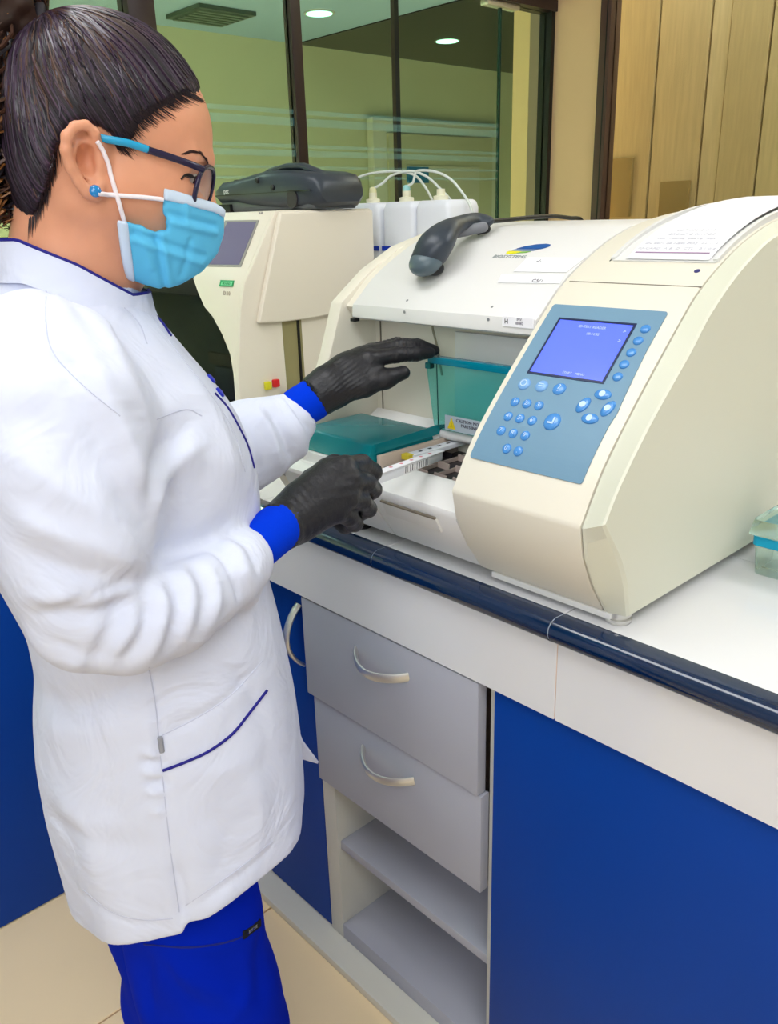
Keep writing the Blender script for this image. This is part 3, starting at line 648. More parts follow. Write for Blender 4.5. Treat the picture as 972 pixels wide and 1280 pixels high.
# top arch and scoop
P = [(XA+cw*t, cyc-.02, tz+z) for t, z in ((.32, .068), (.45, .082), (.6, .088), (.75, .085), (.88, .070), (.96, .052))]
tube('top_arch', P, .012, DGREY, cr, n=10, flat=.6)
for t_, z_ in ((.505, .062), (.645, .046)):
    V, F = lathe_vf([(.006, 0), (.006, .004), (.004, .006)], (XA+cw*t_, cyc-.0735, tz+z_), 14, (0, -1, 0)); mk('socket_hole', V, F, DARK, cr)
V, F = lathe_vf([(.018, 0), (.018, .003)], (XA+cw*.80, cyc-.0700, tz+.022), 20, (0, -1, 0)); mk('scoop', V, F, mat('scoop_dark', (50, 44, 52), .5), cr)
text('cradle_logo', 'psc', .016, (XA+cw*.17, cyc-.0735, tz+.045), (1, 0, 0), (0, 0, 1), mat('logo_white', (235, 238, 242), .5), cr)
box('seam_line', (XA+.004, cyc-.0755, tz+.0355), (XB-.012, cyc-.070, tz+.0375), DARK, cr)
for t_ in (.14, .2, .26):
    box('top_switch', (XA+cw*t_-.005, cyc-.04, tz+.063), (XA+cw*t_+.004, cyc-.025, tz+.070), DARK, cr, bevel=.001)
bc2 = box('black_module', (-1.80, 1.10, tz), (-1.70, 1.18, tz+.018), DARK, bevel=.003); tag(bc2, 'small flat black module on top of the beige analyser, left of the docking unit', 'module')

# bottles behind
stn = box('reagent_stand', (-1.70, 1.30, .9), (-1.12, 1.46, 1.10), DCR, bevel=.005); tag(stn, 'low beige stand carrying the white bottles, behind the two analysers', 'stand')
BOT = mat('translucent_white_hdpe', (232, 236, 244), .35, sss=0, noise=.02, nscale=8)
capc = [mat('cap_teal', (110, 200, 180), .4), mat('cap_cream', (220, 218, 170), .4), mat('cap_pale_teal', (150, 205, 205), .4), mat('cap_white', (235, 235, 235), .4)]
bx_px = [438, 472, 515, 558]
yb_ = 1.375; zt = on(500, 252, 'Y', yb_-.04)[2]
hub = on(520, 213, 'Y', yb_+.02)
bot_x = [on(p, 240, 'Y', yb_)[0] for p in (432, 474, 516, 559)]
tails = [on(541, 252, 'Y', yb_+.05), on(562, 250, 'Y', yb_+.05), on(590, 262, 'Y', yb_-.02)]
for k, bxx in enumerate(bot_x):
    nm = ['behind the dock, teal cap', 'with the cream cap, second from left', 'with the pale teal cap, third from left', 'rightmost, next to the hand scanner']
    b = empty('reagent_bottle', (bxx, yb_, 1.10), 'square white plastic reagent bottle '+nm[k], 'bottle', 'white reagent bottles behind the analysers')
    hw = min(bot_x[i+1]-bot_x[i] for i in range(3))/2-.002
    sec = []
    for z, s_ in ((1.10, .93), (1.105, 1), (zt-.016, 1), (zt-.004, .93), (zt, .82)):
        rr = .012; P = []
        for (sx, sy) in ((1, 1), (-1, 1), (-1, -1), (1, -1)):
            for q in range(4):
                t = {(1, 1): 0, (-1, 1): 90, (-1, -1): 180, (1, -1): 270}[(sx, sy)]+q*30; t = math.radians(t)
                P.append((bxx+s_*(sx*(hw-rr)+rr*math.cos(t)), yb_+s_*(sy*(.05-rr)+rr*math.sin(t)), z))
        sec.append(P)
    loft('bottle_body', sec, BOT, b)
    V, F = lathe_vf([(.016, 0), (.016, .008), (.009, .010), (.009, .022)], (bxx, yb_-.02, zt), 20); mk('neck', V, F, mat('neck_cream', (228, 226, 200), .4), b, smooth=True)
    if k < 3:
        V, F = lathe_vf([(.0075, .010), (.0085, .026), (.007, .032), (.003, .034)], (bxx, yb_-.02, zt), 16); mk('cap', V, F, capc[k], b, smooth=True)
        box('level_line', (bxx-hw-.001, yb_-.0515, on(450, 309, 'Y', yb_-.05)[2]-.007), (bxx+hw*.96, yb_-.0495, on(450, 309, 'Y', yb_-.05)[2]+.003), mat('blue_tape', (16, 60, 190), .5), b)
ends = [(bot_x[0], yb_-.02, zt+.03), (bot_x[1], yb_-.02, zt+.03), (bot_x[2], yb_-.02, zt+.03)]
tpx = [[(0, 0), (455, 219), (490, 214.5), (515, 218)], [(0, 0), (485, 223), (503, 215), (530, 217)], [(0, 0), (517, 219), (522, 213), (540, 213)]]
tb = [mat('clear_tubing', (214, 222, 216), .25)]
tubs = [
    [(429.5, 236), (440, 226), (458, 218), (480, 214.8), (500, 214.5), (518, 219), (530, 232), (540, 250), (543, 262)],
    [(473.5, 236), (478, 229), (488, 220), (503, 215), (518, 214.5), (535, 222), (550, 236), (563, 250), (568, 262)],
    [(515.5, 236), (516, 228), (519, 216), (526, 213), (545, 215), (563, 224), (577, 240), (587, 256), (592, 275)]]
for k, tp in enumerate(tubs):
    P = [on(x, y, 'Y', yb_-.02+(.10*i/8 if k < 2 else .03*i/8)) for i, (x, y) in enumerate(tp)]; P[0] = np.array(ends[k])
    t = tube('tubing', catmull(P, 5), .0028, tb[0], None, n=8)
    tag(t, 'thin clear tube arching from the %s white bottle' % ['leftmost', 'second', 'third'][k], 'tube', 'tubes from the reagent bottles')
sg = box('blue_sign', tuple(on(519, 228, 'X', -2.20))[:1]+(on(519, 228, 'X', -2.20)[1], on(519, 228, 'X', -2.20)[2]), (-2.19, on(544, 208, 'X', -2.2)[1], on(544, 208, 'X', -2.2)[2]), mat('sign_blue', (0, 88, 108), .4)); tag(sg, 'small dark teal card on the glass behind the tubes', 'sign')
sg.location.x = XE+.012
# tip box at right
tbx = empty('tip_box', (-.33, 1.12, .9), 'clear pale green pipette tip box with blue inner rack at the right edge', 'box')
CLR = mat('clear_green_plastic', (214, 240, 230), .12, trans=.88, ior=1.15); TBL = mat('tip_rack_blue', (40, 176, 214), .3, trans=.2, ior=1.2)
p0 = on(936, 716, 'Z', .9); x0, y0 = p0[0], p0[1]
def rbox(name, x0, y0, x1, y1, z0, z1, ins, m, par):
    sec = []
    for z, s_ in ((z0, ins), (z1, 0)):
        P = []; r_ = .008
        for cx_, cy_, st_ in ((x1-r_-s_, y1-r_-s_, 0), (x0+r_+s_, y1-r_-s_, 90), (x0+r_+s_, y0+r_+s_, 180), (x1-r_-s_, y0+r_+s_, 270)):
            for q in range(4):
                t = math.radians(st_+q*30); P.append((cx_+r_*math.cos(t), cy_+r_*math.sin(t), z))
        sec.append(P)
    return loft(name, sec, m, par)
x1, y1 = x0+.13, y0+.09
rbox('tip_box_base', x0, y0, x1, y1, .9, .940, .003, CLR, tbx)
rbox('tip_rack', x0-.002, y0-.002, x1+.002, y1+.002, .941, .953, 0, TBL, tbx)
rbox('tip_box_lid', x0-.003, y0-.003, x1+.003, y1+.003, .956, .976, -.004, CLR, tbx)
# ------------------------------------------------------------------ sculpting engine: distance fields -> surface nets
class Field:
    def __init__(s, lo, hi, h):
        s.lo = np.array(lo, float); s.h = h; s.n = np.ceil((np.array(hi)-s.lo)/h).astype(int)+1
        s.D = np.full(s.n, .06, np.float32)
        s.ax = [s.lo[i]+h*np.arange(s.n[i]) for i in range(3)]
    def win(s, lo, hi):
        a = np.maximum(np.floor((np.array(lo)-s.lo)/s.h).astype(int), 0); b = np.minimum(np.ceil((np.array(hi)-s.lo)/s.h).astype(int)+1, s.n)
        if (b <= a).any(): return None
        return tuple(slice(a[i], b[i]) for i in range(3))
    def grid(s, w): return s.ax[0][w[0]][:, None, None], s.ax[1][w[1]][None, :, None], s.ax[2][w[2]][None, None, :]
    def comb(s, w, d, k, op):
        D = s.D[w]
        if op == 'add':
            if k > 0: h = np.maximum(k-np.abs(D-d), 0)/k; s.D[w] = np.minimum(D, d)-h*h*k*.25
            else: s.D[w] = np.minimum(D, d)
        else:
            d = -d
            if k > 0: h = np.maximum(k-np.abs(D-d), 0)/k; s.D[w] = np.maximum(D, d)+h*h*k*.25
            else: s.D[w] = np.maximum(D, d)
    def cone(s, a, b, r1, r2, k=.01, op='add', fl=None):
        a = np.array(a, float); b = np.array(b, float); R_ = max(r1, r2)+k+.03
        w = s.win(np.minimum(a, b)-R_, np.maximum(a, b)+R_)
        if w is None: return
        x, y, z = s.grid(w); ab = b-a; L2 = ab@ab+1e-12
        t = np.clip(((x-a[0])*ab[0]+(y-a[1])*ab[1]+(z-a[2])*ab[2])/L2, 0, 1)
        px, py, pz = x-a[0]-t*ab[0], y-a[1]-t*ab[1], z-a[2]-t*ab[2]
        if fl is not None:   # flatten along a direction (unit), factor
            v, q = np.array(fl[0], float), fl[1]; v /= np.linalg.norm(v); dd = px*v[0]+py*v[1]+pz*v[2]; px = px+dd*v[0]*(q-1); py = py+dd*v[1]*(q-1); pz = pz+dd*v[2]*(q-1)
        d = np.sqrt(px**2+py**2+pz**2)-(r1+t*(r2-r1)); s.comb(w, d.astype(np.float32), k, op)
    def chain(s, P, R_, k=.01, op='add', fl=None):
        for i in range(len(P)-1): s.cone(P[i], P[i+1], R_[i], R_[i+1], k, op, fl)
    def ell(s, c, r, k=.01, op='add', rot=None):
        c = np.array(c, float); r = np.array(r, float); m = r.max()+k+.03
        w = s.win(c-m, c+m)
        if w is None: return
        x, y, z = s.grid(w); x = x-c[0]; y = y-c[1]; z = z-c[2]
        if rot is not None: x, y, z = (rot[0][0]*x+rot[0][1]*y+rot[0][2]*z, rot[1][0]*x+rot[1][1]*y+rot[1][2]*z, rot[2][0]*x+rot[2][1]*y+rot[2][2]*z)
        k0 = np.sqrt((x/r[0])**2+(y/r[1])**2+(z/r[2])**2); k1 = np.sqrt((x/r[0]**2)**2+(y/r[1]**2)**2+(z/r[2]**2)**2)+1e-9
        s.comb(w, (k0*(k0-1)/k1).astype(np.float32), k, op)
    def mesh(s, smooth=2):
        D = s.D; nx, ny, nz = D.shape; ins = D < 0
        c = np.zeros((nx-1, ny-1, nz-1), np.int8)
        for i in (0, 1):
            for j in (0, 1):
                for k in (0, 1): c += ins[i:nx-1+i, j:ny-1+j, k:nz-1+k]
        act = (c > 0) & (c < 8); idx = np.full(act.shape, -1, np.int64); ii = np.argwhere(act); idx[act] = np.arange(len(ii))
        acc = np.zeros((len(ii), 3)); cnt = np.zeros(len(ii)); corners = [(i, j, k) for i in (0, 1) for j in (0, 1) for k in (0, 1)]
        for p in corners:
            for ax in range(3):
                if p[ax]: continue
                q = list(p); q[ax] = 1
                dp = D[ii[:, 0]+p[0], ii[:, 1]+p[1], ii[:, 2]+p[2]].astype(float); dq = D[ii[:, 0]+q[0], ii[:, 1]+q[1], ii[:, 2]+q[2]].astype(float)
                m = (dp < 0) != (dq < 0); t = np.where(m, dp/np.where(m, dp-dq, 1), 0); pos = np.array(p, float)[None, :].repeat(len(ii), 0); pos[:, ax] += t
                acc[m] += pos[m]; cnt[m] += 1
        V = s.lo+(ii+acc/cnt[:, None])*s.h; F = []
        for ax in range(3):
            sl0 = [slice(None)]*3; sl1 = [slice(None)]*3; sl0[ax] = slice(0, -1); sl1[ax] = slice(1, None)
            a = ins[tuple(sl0)]; b = ins[tuple(sl1)]; e = np.argwhere(a != b); o1, o2 = [(1, 2), (2, 0), (0, 1)][ax]
            e = e[(e[:, o1] > 0) & (e[:, o2] > 0) & (e[:, o1] < D.shape[o1]-1) & (e[:, o2] < D.shape[o2]-1)]
            fl = a[e[:, 0], e[:, 1], e[:, 2]]
            def ix(d1, d2): q = e.copy(); q[:, o1] += d1; q[:, o2] += d2; return idx[q[:, 0], q[:, 1], q[:, 2]]
            Q = np.stack([ix(-1, -1), ix(0, -1), ix(0, 0), ix(-1, 0)], 1); Q[~fl] = Q[~fl][:, ::-1]; F.append(Q)
        F = np.concatenate(F); F = F[(F >= 0).all(1)][:, ::-1].copy()
        return smooth_mesh(V, F, smooth), F
def smooth_mesh(V, F, n, lam=.5):
    if n <= 0: return V
    E = np.concatenate([F[:, [0, 1]], F[:, [1, 2]], F[:, [2, 3]], F[:, [3, 0]]]); N = len(V)
    deg = np.bincount(E[:, 0], minlength=N)+np.bincount(E[:, 1], minlength=N)
    for _ in range(n):
        A = np.stack([np.bincount(E[:, 0], V[E[:, 1], i], N)+np.bincount(E[:, 1], V[E[:, 0], i], N) for i in range(3)], 1)/np.maximum(deg, 1)[:, None]; V = V+(A-V)*lam
    return V
def vnormals(V, F):
    n = np.cross(V[F[:, 2]]-V[F[:, 0]], V[F[:, 3]]-V[F[:, 1]]); N = np.zeros_like(V)
    for i in range(3):
        for k in range(4): N[:, i] += np.bincount(F[:, k], n[:, i], len(V))
    return N/(np.linalg.norm(N, axis=1, keepdims=True)+1e-12)
def quick(name, V, F, m, parent):
    org = ORG[parent.name]; me = bpy.data.meshes.new(name); V = V-org
    me.vertices.add(len(V)); me.vertices.foreach_set('co', V.astype(np.float32).ravel()); me.loops.add(F.size); me.loops.foreach_set('vertex_index', F.astype(np.int32).ravel())
    me.polygons.add(len(F)); me.polygons.foreach_set('loop_start', np.arange(0, F.size, F.shape[1], dtype=np.int32))
    me.update(calc_edges=True); me.validate(); me.polygons.foreach_set('use_smooth', np.ones(len(me.polygons), bool)); me.materials.append(m)
    o = bpy.data.objects.new(name, me); COL.objects.link(o); o.parent = parent; ORG[o.name] = org; return o
def polydist(P, X, Z):
    """signed distance (neg inside) to 2-D polygon"""
    P = np.array(P); d = np.full(X.shape, 1e9); ins = np.zeros(X.shape, bool)
    for i in range(len(P)):
        a = P[i]; b = P[(i+1) % len(P)]; ab = b-a; t = np.clip(((X-a[0])*ab[0]+(Z-a[1])*ab[1])/(ab@ab), 0, 1)
        d = np.minimum(d, np.hypot(X-a[0]-t*ab[0], Z-a[1]-t*ab[1]))
        if a[1] != b[1]: c = ((a[1] > Z) != (b[1] > Z)) & (X < (b[0]-a[0])*(Z-a[1])/(b[1]-a[1])+a[0]); ins ^= c
    return np.where(ins, -d, d)

# ------------------------------------------------------------------ the technician: local frame f (forward), s (towards her right), z
PA = math.radians(25); D0 = .86
EF = np.array([math.sin(PA), math.cos(PA), 0]); ES = np.array([math.cos(PA), -math.sin(PA), 0]); OO = -ES*D0
def Wd(p): p = np.asarray(p, float); return OO+p[..., :1]*EF+p[..., 1:2]*ES+p[..., 2:3]*np.array([0, 0, 1.])
def L_(x, y, s=0.):
    d = ray(x, y); t = ((OO+ES*s-CAM)@ES)/(d@ES); P = CAM+d*t; return np.array([(P-OO)@EF, s, P[2]])
def toL(P): P = np.asarray(P, float); return np.array([(P-OO)@EF, (P-OO)@ES, P[2]])
person = empty('person', tuple(OO), 'technician in white coat, blue mask, glasses and black gloves at the counter', 'person')
SKIN = mat('skin', (226, 160, 126), .46, spec=.4, noise=.09, nscale=22, bump=.06, bscale=500, sss=.12)
HAIR = mat('hair_dark', (38, 26, 40), .42, spec=.6, noise=.5, nscale=60, stretch=(1, 1, 1))
COATM = mat('coat_white_cotton', (218, 223, 241), .9, spec=.15, bump=.05, bscale=1500)
_nt = COATM.node_tree; _tc = _nt.nodes.new('ShaderNodeTexCoord'); _n = _nt.nodes.new('ShaderNodeTexNoise'); _n.inputs['Scale'].default_value = 11; _n.inputs['Detail'].default_value = 3; _n.inputs['Distortion'].default_value = 1.6
_b = _nt.nodes.new('ShaderNodeBump'); _b.inputs['Strength'].default_value = .55; _b.inputs['Distance'].default_value = .012
_nt.links.new(_tc.outputs['Object'], _n.inputs['Vector']); _nt.links.new(_n.outputs[0], _b.inputs['Height']); _nt.links.new(_b.outputs[0], [n for n in _nt.nodes if n.type == 'BUMP'][0].inputs['Normal'])
SCRUB = mat('scrub_royal_blue', (0, 34, 176), .9, spec=.08, bump=.08, bscale=1200, noise=.08, nscale=12)
GLOVE = mat('nitrile_black', (27, 27, 32), .42, spec=.5, bump=.35, bscale=260, stretch=(1, 1, 1))
NAVYP = mat('navy_piping', (24, 20, 130), .6)

# --- head and neck
kpx = np.linalg.norm(L_(151, 200)-L_(150, 200))
hf = Field((-.13, -.10, 1.20), (.125, .10, 1.545), .0019)
def E2(x, y, rx, ry, rs, s=0., k=.012, op='add', tilt=0, F_=None):
    c = L_(x, y, 0); c[1] = s; t = math.radians(tilt); rot = [[math.cos(t), 0, math.sin(t)], [0, 1, 0], [-math.sin(t), 0, math.cos(t)]]
    (F_ or hf).ell(c, (rx*kpx, rs, ry*kpx), k, op, rot)
E2(132, 140, 118, 104, .075, k=0, tilt=-8)         # cranium
E2(196, 175, 66, 72, .062, k=.03)                   # forehead
E2(184, 242, 70, 78, .058, k=.025)                   # mid face
E2(190, 292, 48, 44, .038, k=.025)                   # lower jaw
def C2(p, q, r1, r2, s1=0, s2=0, k=.012, op='add', F_=None):
    a = L_(*p, 0); b = L_(*q, 0); a[1] = s1; b[1] = s2; (F_ or hf).cone(a, b, r1, r2, k, op)
for sg in (1, -1):
    C2((118, 252), (190, 312), .024, .018, .050*sg, .014*sg, k=.022)      # jaw line
    C2((150, 235), (215, 240), .024, .020, .048*sg, .036*sg, k=.02)       # cheekbone
    E2(246, 222, 17, 15, .017, s=.034*sg, k=.012, op='sub')               # eye socket
    C2((228, 198), (255, 202), .008, .007, .048*sg, .014*sg, k=.010)      # brow ridge
    E2(229, 225, 16.5, 15.5, .0142, s=.034*sg, k=.006)                    # lids over the eyeball
    E2(241, 226, 14, 5.2, .018, s=.044*sg, k=.0025, op='sub', tilt=12)      # opening between the lids
C2((250, 205), (259, 258), .008, .009, 0, 0, k=.012)                      # nose
E2(257, 262, 9, 9, .012, k=.008)
C2((95, 240), (90, 345), .054, .048, k=.035); C2((92, 345), (70, 430), .052, .075, k=.03)
C2((120, 300), (125, 390), .012, .010, .042, .020, k=.02)                 # neck tendon
C2((120, 300), (125, 390), .012, .010, -.042, -.020, k=.02)
# ears
for sg in (1, -1):
    def ear(x, y, ds=0): p = L_(x, y, 0); p[1] = sg*(.071+ds); return p
    hf.cone(ear(112, 192), ear(116, 230), .016, .010, .008, fl=((0, 1, 0), 1.7))
    rim = [(121, 190), (119, 177), (109, 169), (97, 171), (88, 182), (87, 198), (92, 216), (101, 232), (110, 243), (119, 245), (124, 236), (123, 225)]
    out = [.006, .011, .014, .017, .019, .019, .017, .014, .011, .009, .006, .004]
    P = [ear(x, y, o-.001) for (x, y), o in zip(rim, out)]; hf.chain(P, [.0042]*4+[.0045]*4+[.0052, .0062, .005, .003], .003)
    hf.chain([ear(104, 186, .007), ear(99, 200, .011), ear(103, 216, .010), ear(112, 226, .006)], [.0034, .004, .004, .003], .004)
    hf.ell(ear(111, 207, .010), (.0085, .013, .0125), .004, 'sub'); hf.ell(ear(103, 180, .011), (.0065, .005, .004), .003, 'sub')
    hf.cone(ear(125, 205, .002), ear(126, 214, .003), .0048, .004, .004)
Vh, Fh = hf.mesh(2)
Vh = Wd(Vh)
# the rest of the body under the clothes (same mesh)
bf = Field((-.2, -.42, .02), (.50, .30, 1.34), .009)
bf.cone(L_(80, 400), L_(80, 330), .05, .047, .03)
bf.cone((-.03, 0, 1.16), (-.02, 0, .95), .085, .085, .05, fl=((0, 1, 0), .75)); bf.cone((-.02, 0, .95), (-.02, 0, .82), .085, .085, .04, fl=((0, 1, 0), .75))
SHR, ELR, WRR = L_(62, 470, .13), L_(112, 764, .185), L_(338, 668, .078)
SHL = np.array([-.02, -.145, SHR[2]]); ELL = np.array([.10, -.235, 1.04]); WRL = L_(388, 495, -.27)
for a, b, c in ((SHR, ELR, WRR), (SHL, ELL, WRL)):
    bf.cone((-.03, 0, 1.2), a, .05, .04, .04); bf.cone(a, b, .042, .033, .02); bf.cone(b, c, .033, .022, .02)
LEGC = [L_(262, 1230, .095), L_(228, 1230, -.095)]
HIP = [np.array([-.01, .085, .80]), np.array([-.01, -.085, .80])]
for h_, l_ in zip(HIP, LEGC):
    kn = np.array([.03, h_[1], .42]); an_ = np.array([-.02, h_[1], .09])
    bf.cone(h_, kn, .056, .042, .02); bf.cone(kn, an_, .048, .034, .02); bf.cone(an_, an_+np.array([.12, 0, -.035]), .03, .022, .02)
Vb, Fb = bf.mesh(2); Vb = Wd(Vb)
body = quick('body', np.vstack([Vh, Vb]), np.vstack([Fh, Fb+len(Vh)]), SKIN, person)
headbvh = BVHTree.FromPolygons([tuple(v) for v in Vh], [tuple(map(int, f)) for f in Fh])
def cast(bvh, x, y):
    d = Vector(ray(x, y)).normalized(); r = bvh.ray_cast(Vector(CAM), d)
    return (np.array(r[0]), np.array(r[1])) if r[0] is not None else None
def cast_line(bvh, px, n=6, off=0.):
    out = []
    for p in (catmull(px, n) if n else px):
        h_ = cast(bvh, p[0], p[1])
        if h_: out.append(h_[0]+h_[1]*off)
    return out
# eyes, brow
EYEW = mat('eye_white', (220, 212, 206), .15); IRIS = mat('eye_brown', (40, 22, 16), .1); LASH = mat('lash_black', (22, 14, 14), .6)
h_ = cast(headbvh, 239, 223)
for sg in (1, -1):
    c = L_(227.0, 225, 0); c[1] = .0355*sg; c = Wd(c); V, F = lathe_vf([(.0004, -.0118), (.006, -.0101), (.0095, -.007), (.0116, -.002), (.0116, .002), (.0095, .007), (.006, .0101), (.0004, .0118)], c, 16, EF*.9+ES*.35*sg); e = mk('eyeball', V, F, EYEW, body, smooth=True)
    fw = EF*.85+ES*.45*sg+np.array([0, 0, -.35]); fw /= np.linalg.norm(fw); V, F = lathe_vf([(.0055, .0100), (.0052, .0122), (.002, .0130)], c, 16, fw); mk('iris', V, F, IRIS, e, smooth=True)
lid = cast_line(headbvh, [(226, 224), (231, 219), (237, 218), (243, 221)], 4, .0006); tube('upper_lashes', lid, .0009, LASH, body)
for k in range(7):
    p = lid[min(len(lid)-1, 3+k)]; tube('lash', [p, p+EF*.005-np.array([0, 0, .002+.0003*k]), p+EF*.008-np.array([0, 0, .001])], [.0004, .0003, .0001], LASH, body, n=4)
BROW = mat('brow_brown', (58, 36, 30), .7)
bp = cast_line(headbvh, [(230, 192), (240, 189), (250, 192), (257, 199), (260, 206)], 5, .0005)
for k in range(60):
    t = rng.random()*(len(bp)-2); i = int(t); p = bp[i]+(bp[i+1]-bp[i])*(t-i)+np.array([0, 0, rng.normal()*.0007*(.5+t/len(bp))]); dv = bp[i+1]-bp[i]; dv /= np.linalg.norm(dv)+1e-9
    if k == 0: parts = []
    parts.append(tube_vf([p-dv*.003, p+dv*.002, p+dv*.005+np.array([0, 0, -.0006])], [.0003, .0004, .0001], 4))
V, F = merge(parts); b_ = mk('eyebrow', V, F, BROW, body); b_['kind'] = 'stuff'

# --- hair cap
hc = Field((-.14, -.105, 1.24), (.125, .105, 1.55), .0021)
E2(130, 138, 126, 113, .081, k=0, tilt=-8, F_=hc); E2(198, 168, 62, 74, .066, k=.02, F_=hc); E2(62, 235, 42, 62, .056, k=.03, F_=hc); E2(78, 205, 60, 70, .069, k=.03, F_=hc)
hl_px = [(262, 134), (250, 112), (242, 124), (226, 128), (207, 141), (188, 152), (170, 166), (163, 182), (158, 196), (150, 192), (140, 178), (122, 168), (104, 165), (90, 170), (82, 178), (74, 196), (68, 225), (60, 248), (50, 268), (40, 292), (30, 312), (-60, 300), (-90, 100), (-20, -40), (150, -60), (300, 0), (300, 110)]
HLP = [(L_(x, y)[0], L_(x, y)[2]) for x, y in hl_px]
X2, Z2 = np.meshgrid(hc.ax[0], hc.ax[2], indexing='ij'); pd = polydist(HLP, X2, Z2).astype(np.float32)[:, None, :]
pd = np.broadcast_to(pd, hc.D.shape); k_ = .006; hh = np.maximum(k_-np.abs(hc.D-pd), 0)/k_; hc.D = np.maximum(hc.D, pd)+hh*hh*k_*.25
Vc, Fc = hc.mesh(2)
TIE = L_(58, 30, 0); TIE[0] -= .004
Nn = vnormals(Vc, Fc)
# combed grooves radiating from the tie
rel = Vc-TIE; phi = np.arctan2(rel[:, 1], np.hypot(rel[:, 0], rel[:, 2])*np.sign(rel[:, 0]+.001))+np.arctan2(rel[:, 2], rel[:, 0])
th = np.arctan2(np.abs(rel[:, 1])*1.3-rel[:, 2]*.8, rel[:, 0]+.02)
rl = np.linalg.norm(rel, axis=1); tn = TIE-L_(132, 150, 0); tn /= np.linalg.norm(tn); ta = np.array([1., 0, 0]); ta -= ta@tn*tn; ta /= np.linalg.norm(ta); tb2 = np.cross(tn, ta)
az = np.arctan2(rel@tb2, rel@ta); g = np.sin(az*85+2*np.sin(az*11))*.0005*np.clip(rl/.06, 0, 1)
Vc2 = Wd(Vc+Nn*g[:, None])
def comb_mat(name, c1, c2, c3):
    m = bpy.data.materials.new(name); m.use_nodes = True; nt = m.node_tree; b = nt.nodes['Principled BSDF']; L = nt.links
    at = nt.nodes.new('ShaderNodeAttribute'); at.attribute_name = 'comb'
    n = nt.nodes.new('ShaderNodeTexNoise'); n.inputs['Scale'].default_value = 1; n.inputs['Detail'].default_value = 5; L.new(at.outputs['Vector'], n.inputs['Vector'])
    cr = nt.nodes.new('ShaderNodeValToRGB'); cr.color_ramp.elements[0].position = .36; cr.color_ramp.elements[1].position = .70
    cr.color_ramp.elements[0].color = lin(c1)+(1,); cr.color_ramp.elements[1].color = lin(c2)+(1,)
    e = cr.color_ramp.elements.new(.52); e.color = lin(c3)+(1,)
    L.new(n.outputs[0], cr.inputs[0]); L.new(cr.outputs[0], b.inputs['Base Color'])
    bp = nt.nodes.new('ShaderNodeBump'); bp.inputs['Strength'].default_value = .9; bp.inputs['Distance'].default_value = .0016; L.new(n.outputs[0], bp.inputs['Height']); L.new(bp.outputs[0], b.inputs['Normal'])
    b.inputs['Roughness'].default_value = .48; b.inputs['Specular IOR Level'].default_value = .42
    sx = nt.nodes.new('ShaderNodeSeparateXYZ'); L.new(at.outputs['Vector'], sx.inputs[0]); mr = nt.nodes.new('ShaderNodeMapRange'); mr.inputs[1].default_value = .2; mr.inputs[2].default_value = .75; mr.inputs[3].default_value = .75; mr.inputs[4].default_value = 0
    mx = nt.nodes.new('ShaderNodeMix'); mx.data_type = 'RGBA'; L.new(sx.outputs[2], mr.inputs[0]); L.new(mr.outputs[0], mx.inputs[0]); L.new(cr.outputs[0], mx.inputs[6]); mx.inputs[7].default_value = lin((104, 74, 48))+(1,); L.new(mx.outputs[2], b.inputs['Base Color'])
    return m
hair = quick('hair', Vc2, Fc, comb_mat('combed_dark_hair', (8, 5, 11), (84, 60, 84), (26, 17, 30)), person)
ca = hair.data.attributes.new('comb', 'FLOAT_VECTOR', 'POINT')
dirs = np.stack([np.cos(az)*62, np.sin(az)*62, rl*7], 1)
if len(hair.data.vertices) == len(dirs): ca.data.foreach_set('vector', dirs.astype(np.float32).ravel())
hbvh = BVHTree.FromPolygons([tuple(v) for v in Vc2], [tuple(map(int, f)) for f in Fc])
